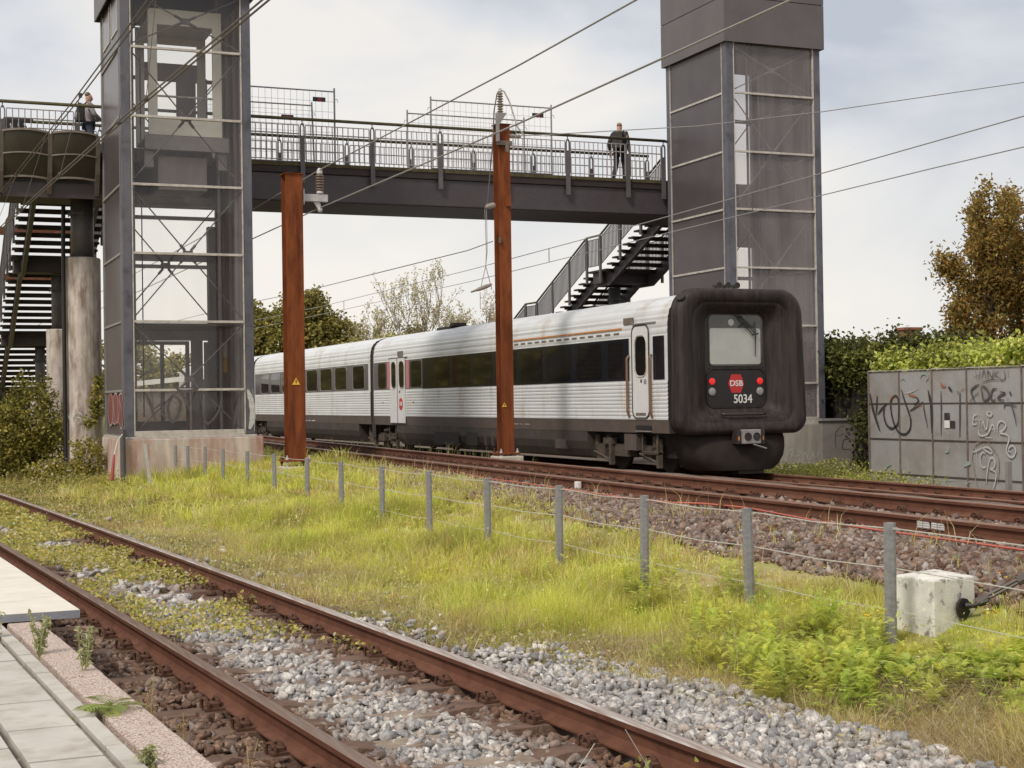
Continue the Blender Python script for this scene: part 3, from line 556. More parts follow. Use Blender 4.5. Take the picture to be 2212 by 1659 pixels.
# landing door at the foot
dr = MB(); 
for x in (5.28, 5.95, 6.55): dr.box(x-.045, x+.045, yb-.12, yb-.05, 1.2, 3.17)
dr.box(5.24, 6.59, yb-.121, yb-.049, 3.1, 3.19).box(5.24, 6.59, yb-.121, yb-.049, 1.0, 1.28)
d_ = dr.build('landing_door', 'alu_grey', tl)
for x0, x1 in ((5.33, 5.9), (6.0, 6.5)): MB().box(x0, x1, yb-.095, yb-.085, 1.3, 3.1).build('door_pane', 'glass_back', d_)
MB().box(4.85, 5.14, yb-.11, yb-.05, 1.0, 3.17).build('door_jamb', 'interior', tl); MB().box(6.95, lf1-.01, yb-.1, yb-.04, 1.0, 3.17).build('door_jamb', 'interior', tl)
MB().box(6.98, 7.18, LY1-.70, LY1-.45, 1.0, 5.9).build('counterweight_duct', 'black', tl)
mb = MB(); mb.tube([(7.18, LY0+1.7, 1.0), (7.18, LY0+1.7, 6.6)], .045, 10); rm = mb.build('ram_pipe', 'steel_post', tl, smooth=True)
for (a, b, m) in ((2.76, 3.1, 'white'), (2.4, 2.755, 'yellow')): MB().tube([(7.18, LY0+1.7, a), (7.18, LY0+1.7, b)], .05, 10).build('pipe_band', m, rm, smooth=True)
for x in (5.08, 7.02): MB().box(x-.03, x+.03, LY0+1.4, LY0+1.5, 1.0, 13.2).build('guide_rail', 'alu_grey', tl)
MB().tube([(5.12, LY0+.5, 1.4), (5.12, LY0+.5, 9.4)], .014, 6).build('hanging_cable', 'black', tl)
# lift car, in the shaft at the deck level
car = thing('lift_car', 'pale framed lift car standing high inside the left glass tower', 'lift', (5.35, LY0+.75, 7.6))
cx0, cx1, cy0, cy1, cz0, cz1 = 5.34, 6.98, LY0+.75, LY1-.55, 7.72, 10.45
for px in (cx0, cx1-.2):
    for py in (cy0, cy1-.08): MB().box(px, px+.2, py, py+.08, cz0, cz1-.25).build('car_post', 'cream', car)
for py in (cy0, cy1-.08): 
    MB().box(cx0, cx1, py-.003, py+.083, cz1-.25, cz1+.1).build('car_header', 'cream', car); MB().box(cx0+.2, cx1-.2, py+.002, py+.078, cz0, cz0+.38).build('car_kickplate', 'cream', car)
MB().box(cx0+.2, cx1-.2, cy1-.07, cy1-.01, 9.35, 9.75).build('door_operator', 'interior', car)
MB().box(cx0+.01, cx1-.01, cy0+.085, cy1-.085, cz0-.01, cz0+.04).build('car_floor', 'interior', car)
MB().box(cx0+.01, cx1-.01, cy0+.085, cy1-.085, cz1-.1, cz1-.04).build('car_roof', 'cream', car)
MB().box(cx0-.1, cx1+.14, cy0-.06, cy0+.06, 7.38, 7.70).build('sling_beam', 'alu_grey', car); MB().box(cx0-.1, cx1+.14, cy1-.1, cy1+.02, 7.38, 7.70).build('sling_beam', 'alu_grey', car)
MB().tube([(cx0+.2, cy0+.15, 8.62), (cx1-.2, cy0+.15, 8.62)], .025, 8).build('grab_rail', 'alu', car)
MB().box(5.72, 5.80, cy1-.07, cy1-.02, cz0+.4, 9.35).build('door_leaf_edge', 'alu_grey', car)
MB().box(6.28, 6.74, cy1-.07, cy1-.02, cz0+.4, 9.35).build('door_leaf', 'interior', car)
for a, b in ((5.56, 5.70), (5.82, 6.26)): MB().box(a, b, cy1-.05, cy1-.04, cz0+.4, 9.3).build('car_pane', 'glass_back', car)
mb = MB(); mb.box(5.6, 6.7, cy0+.4, cy1-.4, 6.55, 7.3).box(5.25, 5.45, cy0+.1, cy0+.3, 7.0, 7.36).box(6.9, 7.1, cy0+.1, cy0+.3, 7.0, 7.36); mb.build('underfloor_gear', 'interior', car)
# small windows high on the left face
for ya, yb_ in ((33.25, 34.15), (34.5, 35.5)):
    MB().box(LX0+.003, LX0+.018, ya, yb_, 9.95, 10.68).build('slot_window', 'slot', tl)
    mb = MB(); mb.box(LX0-.004, LX0+.019, ya-.04, ya, 9.91, 10.72).box(LX0-.004, LX0+.019, yb_, yb_+.04, 9.91, 10.72).box(LX0-.003, LX0+.0185, ya, yb_, 9.91, 9.95); mb.build('window_frame', 'alu', tl)
mb = MB(); mb.tube([(LX0-.06, LY0-.16, -.1), (LX0-.06, LY0-.16, 1.15)], .06, 8); mb.build('drain_pipe', 'steel_post', tl)
RX0, RX1 = 19.8, 22.66
tr, rf0, rf1 = tower('grey lift tower rising behind the nose of the train', RX0, RX1, LY0, LY1, False)
for z0, z1 in ((1.1, 3.4), (3.56, 4.9), (5.03, 5.8), (7.0, 9.25), (9.5, 10.7)): MB().box(rf0+.02, rf1-.02, yb-.02, yb-.01, z0, z1).build('back_pane', 'glass_back', tr)
for z in (3.5, 4.98, 6.48, 9.4): MB().box(rf0, rf1, yb-.05, yb, z-.05, z+.05).build('back_bar', 'alu_grey', tr)
MB().box(rf0, rf1, yb-.06, yb-.051, 5.85, 7.0).build('deck_skirting', 'interior', tr)
MB().tube([(21.15, LY0+1.2, 1.0), (21.15, LY0+1.2, 10.7)], .035, 8).build('guide_rail', 'alu_grey', tr)
for yy in (LY0+1.6, LY0+2.3): MB().box(RX1-.42, RX1-.34, yy, yy+.08, 1.0, 10.7).build('guide_rail', 'alu_grey', tr)

# ---------------------------------------------------------------- footbridge
YN, YF = 36.12, 38.42; DECK = 7.62
br = thing('footbridge', 'dark steel footbridge spanning the tracks between the two lift towers', 'footbridge', (8, 37.2, 6.7))
MB().box(-5, 23.6, YN+.03, YF-.03, 6.72, 7.41).build('box_girder', 'steel_dark', br, bevel=.02)
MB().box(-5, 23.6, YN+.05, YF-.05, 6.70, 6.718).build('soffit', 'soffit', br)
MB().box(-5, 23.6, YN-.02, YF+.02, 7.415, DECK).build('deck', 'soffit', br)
for yy in (YN-.045, YF-.01): MB().box(-5, 23.6, yy, yy+.05, 7.58, 7.665).build('deck_kerb', 'moss', br)
NP = [-1.4, .55, 2.41, 4.08, 7.7, 9.505, 11.33, 13.165, 15.0, 16.81, 18.62, 19.72]; FP = [-.5, 1.3, 3.1, 4.9, 7.68, 9.52, 11.37, 13.2, 15.03, 16.85, 18.68, 20.5]
POST_ME = {}
def post_mesh():
    mb = MB(); w = .058
    mb.box(-w, w, -.03, .03, 7.15, 8.30).box(-w, -w+.022, -.028, .028, 8.30, 8.56).box(w-.022, w, -.028, .028, 8.30, 8.56)
    mb.poly([(-w, -.028, 8.56), (-w+.022, -.028, 8.56), (-.02, -.028, 8.61), (.02, -.028, 8.61), (w-.022, -.028, 8.56), (w, -.028, 8.56), (.03, -.028, 8.645), (-.03, -.028, 8.645)], (0, .056, 0))
    mb.tube([(0, 0, 8.62), (0, 0, 8.75)], .014, 6)
    o = mb.build('railing_post', 'steel_post'); me = o.data; bpy.data.objects.remove(o); return me
PM = post_mesh()
def bal_mesh():
    o = MB().tube([(0, 0, 7.735), (0, 0, 8.60)], .0125, 6).build('baluster', 'rail_bal'); me = o.data; bpy.data.objects.remove(o); return me
BM = bal_mesh()
def railing(name, label, y, posts, skip=()):
    r = MB().tube([(posts[0]-.3, y, 8.755), (posts[-1]+.05, y, 8.755)], .04, 8).build(name, 'handrail', br, smooth=True); r['label'] = label; o0 = org(r)
    for x in posts: o = link(bpy.data.objects.new('railing_post', PM), r); o.location = Vector((x, y, 0))-o0
    for a, b in zip(posts[:-1], posts[1:]):
        if (a, b) in skip or (a < 5 < b and b-a > 2.2): continue
        x0, x1 = a+.085, b-.085; mb = MB()
        for z, rr in ((8.60, .0135), (8.385, .017), (7.735, .0135)): mb.tube([(x0, y, z), (x1, y, z)], rr, 6)
        mb.tube([(x0, y, 7.735), (x0, y, 8.60)], .012, 6).tube([(x1, y, 7.735), (x1, y, 8.60)], .012, 6); mb.build('panel_frame', 'rail_bal', r)
        n = max(2, int(round((x1-x0)/.134)))
        for i in range(1, n): o = link(bpy.data.objects.new('baluster', BM), r); o.location = Vector((x0+(x1-x0)*i/n, y, 0))-o0
    return r
railing('railing', 'railing on the near side of the deck', YN-.06, NP); railing('railing', 'railing on the far side of the deck', YF+.06, FP)
MB().tube([(19.72, YN-.06, 8.755), (20.6, YN+.5, 8.80)], .04, 8).build('railing_return', 'handrail', br)
# bulging shell panels on the left section
def shell(x0, x1):
    nu, nv = 10, 6; mb = MB(); sv = []
    def pt(u, v, off=0):
        x = x0+(x1-x0)*u; y = 35.66+.28*v*v-.07*4*u*(1-u)*(1-.35*v)-off; z = 8.02-1.02*v+.05*4*u*(1-u)*(1-.3*v)-.02; return (x+.06*v*(.5-u), y, z)
    g = [[pt(u/nu, v/nv) for u in range(nu+1)] for v in range(nv+1)]
    vs = [p for row in g for p in row]; n = len(vs); vs += [(p[0], p[1]+.03, p[2]) for p in vs]; w = nu+1
    fs = [(j*w+i, j*w+i+1, (j+1)*w+i+1, (j+1)*w+i) for j in range(nv) for i in range(nu)]; fs += [tuple(n+k for k in reversed(f)) for f in fs]
    o = mb.add(vs, fs).build('shell_panel', 'shell', br, smooth=True)
    for v, hgt in ((0, .045), (.5, .03), (1.0, .045)):
        tb = MB()
        for i in range(nu):
            a = pt(i/nu, v, .006); b = pt((i+1)/nu, v, .006); tb.bar(a, b, .03, hgt)
        tb.build('panel_trim', 'shelltrim', o)
for x0, x1 in ((.22, 1.25), (1.30, 2.33), (2.37, 3.40), (3.45, 4.48)): shell(x0, x1)
for x in (1.275, 2.35, 3.425, 4.5):
    MB().poly([(x-.05, 35.62, 7.98), (x-.05, 36.05, 7.98), (x-.05, 36.1, 6.62), (x-.05, 36.0, 6.62), (x-.05, 35.80, 7.1)], (.10, 0, 0)).build('bracket_fin', 'fin', br)
MB().box(-5, 4.6, 36.06, 36.14, 6.56, 6.9).build('edge_beam', 'steel_dark', br)
nb = MB().box(2.62, 3.06, 38.28, 38.31, 8.44, 8.74).build('notice_board', 'black', br)
mbn = MB()
for x, z in ((2.76, 8.58), (2.93, 8.58)):
    for k in range(5): mbn.poly([(x+random.uniform(-.04, .03), 38.274, z+random.uniform(-.09, .06)), (x+random.uniform(.0, .05), 38.274, z+random.uniform(-.09, .06)), (x+random.uniform(-.03, .05), 38.274, z+random.uniform(-.02, .1))], (0, .003, 0))
mbn.build('notice_print', 'white', nb)
MB().box(2.58, 3.28, 38.30, 38.36, 8.74, 8.80).build('notice_cap', 'steel_dark', br)

# construction mesh fences standing on the deck
def mesh_fence(label, x0, x1, y, z1, sign_x, sign_z, lean=0):
    t = thing('mesh_fence_panel', label, 'mesh fence', (x0, y, DECK), 'temporary mesh fence panels on the bridge deck'); fr = MB(); z0 = DECK+.02
    fr.tube([(x0, y, z0), (x0, y, z1)], .024, 8).tube([(x1, y, z0), (x1+lean, y, z1)], .024, 8).tube([(x0, y, z1-.09), (x1+lean, y, z1-.09)], .019, 8).tube([(x0, y, z0+.1), (x1, y, z0+.1)], .019, 8)
    fr.build('frame', 'post_galv', t); me = MB(); n = int((x1-x0)/.16)
    for i in range(1, n): x = x0+(x1-x0)*i/n; me.tube([(x, y, z0+.1), (x, y, z1-.09)], .0038, 4)
    for i in range(1, 7): z = z0+.1+(z1-.19-z0)*i/7; me.tube([(x0, y, z), (x1, y, z)], .0038, 4)
    mw = me.build('mesh_wires', 'wire_grey', t); mw['kind'] = 'stuff'
    hk = MB()
    for xx, d in ((x0, -1), (x1+lean, 1)): hk.tube([(xx, y, z1-.28), (xx+.07*d, y, z1-.28), (xx+.09*d, y, z1-.36)], .008, 5)
    hk.build('hook', 'post_galv', t)
    sg = MB().box(sign_x, sign_x+.33, y-.03, y-.02, sign_z, sign_z+.115).build('fence_sign', 'black', t)
    text_part('lettering', 'AJ', (sign_x+.165, y-.034, sign_z+.057), .115, 'red', sg, (radians(90), 0, 0), bold=.003, shear=.25)
mesh_fence('taller-looking near mesh fence panel by the left lift tower, on the bridge', 7.2, 10.45, 36.42, 9.66, 9.88, 9.29)
mesh_fence('far mesh fence panel by the left lift tower, half hidden by the bridge railing', 7.0, 10.37, 38.1, 9.62, 9.48, 9.13, -.06)
mesh_fence('near mesh fence panel on the bridge behind the tip of the middle mast', 13.05, 16.50, 36.42, 9.62, 15.93, 9.25)
mesh_fence('far mesh fence panel on the bridge behind the tip of the middle mast', 12.97, 16.42, 38.1, 9.58, 15.83, 9.08)

# ---------------------------------------------------------------- stairs
def stairs(label, X0, X1, nflight, detail_side):
    t = thing('staircase', label, 'staircase', (X0, YF+.1, DECK)); y, z = YF+.12, DECK; kinks = [(y-.1, z)]; th = []; RIS, GO = .165, .375
    for k in range(nflight):
        for i in range(11): z -= RIS; th.append((y, y+.33, z+.0)); y += GO
        kinks.append((y-.0, z)); 
        if k < nflight-1:
            MB().box(X0, X1, y, y+1.0, z-.06, z).build('landing', 'soffit', t); MB().box(X0+.1, X1-.1, y+.2, y+.8, z-.42, z-.065).build('landing_beam', 'steel_dark', t); y += 1.0; kinks.append((y, z))
    me = None
    for a, b, zz in th:
        if me is None:
            o = MB().box(X0, X1, 0, .33, -.055, 0).box(X0+.05, X1-.05, .02, .08, -.125, -.055).build('tread', 'soffit'); me = o.data; bpy.data.objects.remove(o)
        o = link(bpy.data.objects.new('tread', me), t); o.location = (0-org(t).x, a-org(t).y, zz-org(t).z)
    for xs in (X0+.28, X1-.40):
        for (ya, za), (yb_, zb_) in zip(kinks[:-1], kinks[1:]):
            MB().poly([(xs, ya, za-.12), (xs, yb_, zb_-.12), (xs, yb_, zb_-.50), (xs, ya, za-.50)], (.11, 0, 0)).build('stringer', 'steel_dark', t)
    for xs in (X0-.02, X1+.02):
        for (ya, za), (yb_, zb_) in zip(kinks[:-1], kinks[1:]):
            if abs(za-zb_) < .01 and yb_-ya < .2: continue
            MB().tube([(xs, ya, za+1.1), (xs, yb_, zb_+1.1)], .035, 6).build('stair_rail', 'handrail', t); MB().tube([(xs, ya, za+.14), (xs, yb_, zb_+.14)], .015, 5).build('bottom_rail', 'steel_post', t)
            n = int((yb_-ya)/.092); bb = MB()
            for i in range(n): f = (i+.5)/n; yy = ya+(yb_-ya)*f; zz = za+(zb_-za)*f; bb.box(xs-.012, xs+.012, yy-.012, yy+.012, zz+.14, zz+1.0)
            bb.tube([(xs, ya, za+1.0), (xs, yb_, zb_+1.0)], .014, 5); o = bb.build('balusters', 'steel_post', t); o['kind'] = 'stuff'
            m = 3 if yb_-ya > 2 else 1
            for i in range(m): f = i/m; yy = ya+(yb_-ya)*f; zz = za+(zb_-za)*f; MB().box(xs-.03, xs+.03, yy-.05, yy+.05, zz-.4, zz+1.08).build('rail_post', 'steel_post', t)
    return t, kinks
sl, kL = stairs('open-riser stairs descending behind the concrete pier on the left', 3.02, 5.25, 3, -1)
sr, kR = stairs('open-riser stairs descending behind the train beside the right tower', 21.0, 23.2, 4, -1)
# piers under the bridge and the stairs
def pier(label, x, y, r, ztop, rs, zs, twin=0):
    t = thing('bridge_pier', label, 'pier', (x, y, 0))
    MB().tube([(x, y, -.5), (x, y, ztop-.03), (x, y, ztop)], [r, r, r-.03], 28).build('concrete_column', 'pier', t, smooth=False)
    for dx in ((0,) if not twin else (-twin, twin)):
        MB().tube([(x+dx, y, ztop), (x+dx, y, zs)], rs, 16).build('steel_tube', 'steel_post', t, smooth=True)
        MB().tube([(x+dx, y, ztop), (x+dx, y, ztop+.03)], rs+.06, 16).build('base_plate', 'steel_dark', t)
        MB().tube([(x+dx, y, zs-.42), (x+dx, y, zs-.36)], rs+.035, 16).build('collar', 'steel_dark', t)
        mb = MB()
        for k in range(8): a = k*pi/4; mb.tube([(x+dx+(rs+.04)*cos(a), y+(rs+.04)*sin(a), zs-.46), (x+dx+(rs+.04)*cos(a), y+(rs+.04)*sin(a), zs-.32)], .015, 5)
        mb.build('collar_bolts', 'steel_dark', t)
    return t
pl = pier('thick weathered concrete pier beside the left lift tower', 4.30, 37.25, .425, 5.265, .275, 6.72)
p2 = pier('slimmer concrete pier behind the thick one, under the stair landing', 4.30, 43.1, .33, 3.82, .18, 5.32)
p3 = pier('short stair support far back under the left stairs', 4.25, 48.2, .3, 2.2, .15, 3.5)
p4 = pier('stair support seen between the train roof and the right stairs', 22.0, 43.7, .33, 2.6, .2, 5.3)
MB().tube([(3.83, 37.05, .3), (3.83, 37.05, 5.6), (3.85, 37.1, 6.5)], .05, 8).build('drain_pipe', 'black', pl)
w = tag(MB().box(-6, 5.6, 51.6, 52.0, -.2, 2.35).build('retaining_wall', 'under', None), 'dark low retaining wall at the foot of the left stairs', 'wall')
# distant brown gantry bar glimpsed through the left stairs
g = thing('gantry', 'rust brown gantry frame glimpsed through the left stairs', 'gantry', (-6, 60, 0))
for x in (-7, 6.6): MB().box(x-.15, x+.15, 59.9, 60.1, 0, 8.3).build('gantry_leg', 'rail', g)
MB().box(-7.4, 6.8, 59.85, 60.15, 8.31, 8.6).build('gantry_beam', 'rail', g); MB().box(-7.2, 6.4, 59.9, 60.1, 6.55, 6.8).build('gantry_beam', 'rail', g)

# ---------------------------------------------------------------- rust masts with their fittings
def hbeam(mb, x, y, z0, z1, w, d, tw=.018, web=.014):
    mb.box(x-w/2, x+w/2, y-d/2, y-d/2+tw, z0, z1).box(x-w/2, x+w/2, y+d/2-tw, y+d/2, z0, z1).box(x-web/2, x+web/2, y-d/2+tw+.0005, y+d/2-tw-.0005, z0, z1-.002)
def mast(label, x, y, z0, z1, w, d, fz, rot=0):
    t = thing('catenary_mast', label, 'mast', (x, y, z0)); mb = MB(); hbeam(mb, x, y, z0, z1, w, d); mb.build('column', 'rust', t)
    MB().box(x-w/2-.03, x+w/2+.03, y-d/2-.03, y+d/2+.03, z1+.0, z1+.012).build('cap_plate', 'rust', t)
    MB().box(x-w/2-.10, x+w/2+.10, y-d/2-.1, y+d/2+.1, z0-.04, z0).build('base_plate', 'rust', t, bevel=.008)
    for sx in (-1, 1):
        for sy_ in (-1, 1):
            bx, by = x+sx*(w/2+.05), y+sy_*(d/2+.05); b = MB(); b.tube([(bx, by, fz), (bx, by, z0+.09)], .018, 6).lathe((bx, by, z0+.002), [(.038, 0), (.038, .035)], 6).lathe((bx, by, z0-.085), [(.038, 0), (.038, .035)], 6); b.build('anchor_bolt', 'galv' if sy_ < 0 else 'clip', t)
    MB().box(x-w/2-.12, x+w/2+.16, y-d/2-.16, y+d/2+.16, fz-.7, fz).build('foundation', 'found', t, bevel=.03)
    return t
mL = mast('rust brown mast with bracket and insulator, standing left of the train', 7.545, 29.5, .52, 6.31, .355, .36, .385)
mM = mast('rust brown mast between the two main tracks, in front of the train', 12.505, 30.3, .50, 7.75, .285, .30, .43)
def triangle(x, y, z, s, parent):
    sg = MB().poly([(x-s*.58, y, z-s*.4), (x+s*.58, y, z-s*.4), (x, y, z+s*.6)], (0, .006, 0)).build('warning_sign', 'yellow', parent)
    MB().poly([(x-.005, y-.003, z+s*.32), (x+s*.10, y-.003, z+s*.30), (x+s*.02, y-.003, z+s*.08), (x+s*.13, y-.003, z+s*.08), (x-s*.03, y-.003, z-s*.27), (x+s*.0, y-.003, z-s*.02), (x-s*.11, y-.003, z-s*.02)], (0, .002, 0)).build('lightning_mark', 'black', sg)
triangle(7.53, 29.305, 2.09, .145, mL); triangle(12.42, 30.135, 1.55, .10, mM)
def insulator(base, n, r, pitch, name, mat, parent, axis=(0, 0, 1), stem=.03):
    prof = [(stem, 0)]
    for i in range(n): z = i*pitch; prof += [(stem, z+pitch*.15), (r, z+pitch*.35), (r, z+pitch*.5), (stem*1.2, z+pitch*.85)]
    return MB().lathe(base, prof+[(stem, n*pitch)], 14, axis).build(name, mat, parent, smooth=False)
# left mast: bracket arm, post insulator, clamps
bx, by = 8.13, 29.5
a_ = MB(); a_.box(7.745, 7.775, by-.14, by+.14, 5.70, 6.02).box(7.78, 8.29, by-.05, by+.05, 5.78, 5.93).poly([(7.99, by-.02, 5.775), (8.13, by-.02, 5.775), (8.16, by-.02, 5.60), (8.10, by-.02, 5.60)], (0, .04, 0)); ar = a_.build('bracket_arm', 'galv', mL, bevel=.008)
MB().lathe((bx, by, 5.57), [(.035, 0), (.05, .03), (.05, .06), (.03, .1)], 10).build('wire_clamp', 'galv', ar)
MB().lathe((bx, by, 5.934), [(.06, 0), (.075, .03), (.06, .07)], 12).build('insulator_foot', 'galv', ar)
insulator((bx, by, 6.005), 6, .085, .056, 'insulator', 'insul', ar, stem=.062)
MB().lathe((bx, by, 6.345), [(.05, 0), (.065, .02), (.055, .09), (.03, .13)], 12).build('insulator_cap', 'galv', ar)
# middle mast: top insulator, jumpers, strain insulators
ix, iy = 12.36, 30.08
ih = MB(); ih.box(12.30, 12.36, 30.04, 30.12, 7.35, 7.98).poly([(12.36, 30.03, 7.72), (12.54, 30.03, 7.98), (12.36, 30.03, 7.98)], (0, .08, 0)); ihp = ih.build('insulator_bracket', 'alu_grey', mM)
insulator((12.40, iy, 7.985), 8, .072, .056, 'insulator', 'insul_g', ihp, stem=.035)
MB().lathe((12.40, iy, 8.435), [(.03, 0), (.045, .02), (.03, .09)], 10).build('insulator_cap', 'galv', ihp)
MB().tube([(12.40, iy, 8.5), (12.33, iy, 8.4), (12.25, iy, 8.0), (12.22, iy, 7.4), (12.14, iy, 6.7), (12.07, iy, 6.0), (12.02, iy, 5.9)], .014, 6).build('jumper_wire', 'wire_dark', mM)
MB().tube([(12.40, iy, 8.5), (12.50, iy, 8.46), (12.62, iy, 8.25), (12.72, iy, 7.95), (12.80, iy, 7.70), (12.95, iy, 7.53)], .017, 6).build('jumper_wire', 'wire_pale', mM)
MB().tube([(12.76, iy, 7.85), (12.77, iy, 7.5), (12.73, iy, 7.2)], .010, 6).build('jumper_wire', 'wire_grey', mM)
mb = MB(); mb.box(12.33, 12.68, 30.10, 30.145, 7.28, 7.38).box(12.5, 12.56, 30.0, 30.06, 7.12, 7.36); mb.build('clamp_band', 'seam', mM)
insulator((12.66, 30.2, 7.50), 3, .05, .09, 'strain_insulator', 'insul_g', mM, (1, .02, .03), stem=.03)
MB().lathe((12.25, 30.1, 5.95), [(.04, 0), (.062, .03), (.062, .18), (.03, .25)], 12, (-1, -.1, -.28)).build('weight_bell', 'insul_g', mM)
MB().box(12.53, 12.63, 30.08, 30.145, 5.93, 6.17).build('cleat', 'rust', mM); MB().box(12.34, 12.38, 30.08, 30.145, 5.12, 5.24).build('cleat', 'fin', mM)
mb = MB()
for dx in (-.02, .02): mb.tube([(12.02+dx, iy, 5.85), (12.03+dx*.5, iy, 4.9), (12.0, iy, 4.6)], .008, 5)
mb.tube([(12.0, iy, 4.6), (11.86, iy, 4.05)], .009, 5).tube([(12.0, iy, 4.6), (12.14, iy, 4.08)], .009, 5).tube([(11.86, iy, 4.02), (11.86, iy, 3.66)], .008, 5)
mb.build('hanging_rope', 'wire_grey', mM)
MB().lathe((12.14, iy, 4.20), [(.02, 0), (.036, .06), (.046, .14), (.043, .32), (.024, .42), (.02, .52)], 12, (-1, 0, -.36)).build('strain_weight', 'insul_g', mM)

# ---------------------------------------------------------------- overhead wires
def wire(label, pts, r, mat, name='overhead_wire', cat='wire', group=None):
    return tag(MB().tube(pts, r, 5).build(name, mat, None), label, cat, group)
def sag(a, b, d, n=12): 
    a, b = Vector(a), Vector(b); return [a+(b-a)*t-Vector((0, 0, d*4*t*(1-t))) for t in np.linspace(0, 1, n)]
wire('upper feeder wire clipped on top of the left mast insulator', [(8.13, 95, 6.6), (8.13, 60, 6.45), (8.13, 35.7, 6.39), (8.13, 29.5, 6.44), (8.13, 19, 6.34), (8.13, 10, 6.37), (8.13, -10, 6.6)], .013, 'wire_grey')
wire('lower wire passing the clamp under the left mast bracket', [(8.13, 95, 5.9), (8.13, 60, 5.75), (8.13, 35.7, 5.68), (8.13, 29.5, 5.66), (8.13, 19, 5.53), (8.13, 10, 5.52), (8.13, -10, 5.7)], .014, 'wire_grey')
wire('thin wire from the tip of the middle mast across the right tower', [(12.9, 30.2, 7.52), (13.55, 30.0, 7.555), (16.76, 29.0, 7.75), (19.4, 28.0, 8.05), (24.3, 27.0, 8.85), (34, 24.5, 10.6)], .011, 'wire_grey')
wire('wire ending at the strain weight on the middle mast', [(12.3, 110, 5.9), (12.3, 70, 5.6), (12.3, 54, 5.42), (12.3, 47.7, 5.28), (12.3, 31.9, 5.13), (12.3, 30.4, 5.18)], .012, 'wire_grey')
ct = thing('train_catenary', 'catenary and contact wire with droppers above the train', 'catenary', (16.05, 30, 5.4))
MB().tube([(16.05, 130, 6.3), (16.05, 80, 5.75), (16.05, 58, 5.56), (16.05, 41.5, 5.59), (16.05, 30.1, 5.70), (16.05, 21.5, 5.83), (16.05, 12, 6.0), (16.05, 0, 6.3)], .011, 5).build('messenger_wire', 'wire_grey', ct)
MB().tube([(16.05, 130, 5.6), (16.05, 80, 5.3), (16.05, 55, 5.235), (16.05, 41.5, 5.235), (16.05, 29, 5.35), (16.05, 20, 5.42), (16.05, 0, 5.45)], .010, 5).build('contact_wire', 'wire_grey', ct)
for y, z0, z1 in ((25.65, 5.385, 5.765), (35.7, 5.29, 5.645), (55, 5.235, 5.56)): MB().tube([(16.05, y, z0), (16.05, y, z1)], .011, 5).build('dropper', 'wire_dark', ct)
sc = thing('siding_catenary', 'two pairs of thick dark cables with droppers above the siding', 'catenary', (2.8, 20, 5.3))
def cable_pair(name, pts, dx, r):
    for s in (-1, 1): MB().tube([(x+s*dx, y, z) for x, y, z in pts], r, 6).build(name, 'wire_dark', sc)
PA = [(1.2, 46, 5.36), (2.05, 31.7, 5.3), (2.76, 18.8, 5.3), (3.14, 13.1, 5.3), (3.5, 4, 5.32), (3.6, -4, 5.35)]
PB = [(1.75, 50, 6.95), (2.35, 36.2, 6.6), (2.77, 24.9, 6.6), (2.95, 18.3, 6.6), (3.2, 8, 6.95), (3.3, -4, 7.6)]
cable_pair('contact_wire', PA, .028, .0105); cable_pair('messenger_wire', PB, .035, .0115)
def at(P, y):
    P = sorted(P, key=lambda p: p[1])
    for a, b in zip(P[:-1], P[1:]):
        if a[1] <= y <= b[1]: t = (y-a[1])/(b[1]-a[1]); return [a[i]+(b[i]-a[i])*t for i in range(3)]
for y in (17.9, 19.5, 24.2, 28.5, 33):
    a, b = at(PA, y), at(PB, y); MB().tube([a, b], .005, 5).tube([Vector(b)-Vector((0, 0, .05)), Vector(b)+Vector((0, 0, .02))], .03, 6).tube([Vector(a)-Vector((0, 0, .02)), Vector(a)+Vector((0, 0, .05))], .026, 6).build('dropper', 'wire_dark', sc)

# ---------------------------------------------------------------- wire fence
fx = [(6.11, 8.14), (6.09, 9.86), (6.085, 11.59), (6.11, 13.45), (6.055, 15.22), (6.03, 17.08), (5.97, 18.8), (6.03, 20.9), (5.99, 22.7), (5.98, 24.8), (5.93, 26.7), (5.9, 28.7), (5.97, 31.3), (5.88, 32.3), (5.7, 32.55)]
fx = fx[:12]+[(5.86, 30.3), (5.72, 31.4), (5.6, 32.2)]
fe = thing('wire_fence', 'post and wire fence running through the grass between the tracks', 'fence', (6.05, 8.1, .1))
for i, (x, y) in enumerate(fx):
    zt = .80+random.uniform(-.006, .006); mb = MB(); w = .031; dx, dy = random.uniform(-.012, .012), random.uniform(-.01, .01)
    z0 = float(ground_z(x, y))-.15; p = [(-w, -.028), (w*.2, -.032), (w, -.022), (w, .028), (-w, .028)]
    vs = [(x+a, y+b, z0) for a, b in p]+[(x+a+dx, y+b+dy, zt) for a, b in p]; mb.add(vs, [(4, 3, 2, 1, 0), (5, 6, 7, 8, 9)]+[(k, (k+1) % 5, 5+(k+1) % 5, 5+k) for k in range(5)]); o = mb.build('fence_post', 'post_galv', fe)
    if i < 8: MB().box(x+w*.2, x+w+.008, y-.037, y-.030, zt-.045, zt-.03).build('staple', 'galv', o)
for zz, r in ((.765, .0042), (.50, .0042), (.22, .003)):
    pts = [(4.6-1.5, 4.2, zz)]; pts = [(6.13, 3.0, zz), (6.12, 6.3, zz-.01)]+[p for i, (x, y) in enumerate(fx) for p in ([(x+.036, y-.02, zz)]+([((x+fx[i+1][0])/2+.036, (y+fx[i+1][1])/2, zz-.018)] if i < len(fx)-1 else []))]
    MB().tube(pts, r, 5).build('fence_wire', 'wire_pale', fe)
tag(MB().bar((4.80, 31.2, .86), (4.92, 31.2, -.1), .06, .05, (0, 1, 0)).build('leaning_post', 'galv', None), 'pale loose post leaning in front of the stained tower base', 'post')
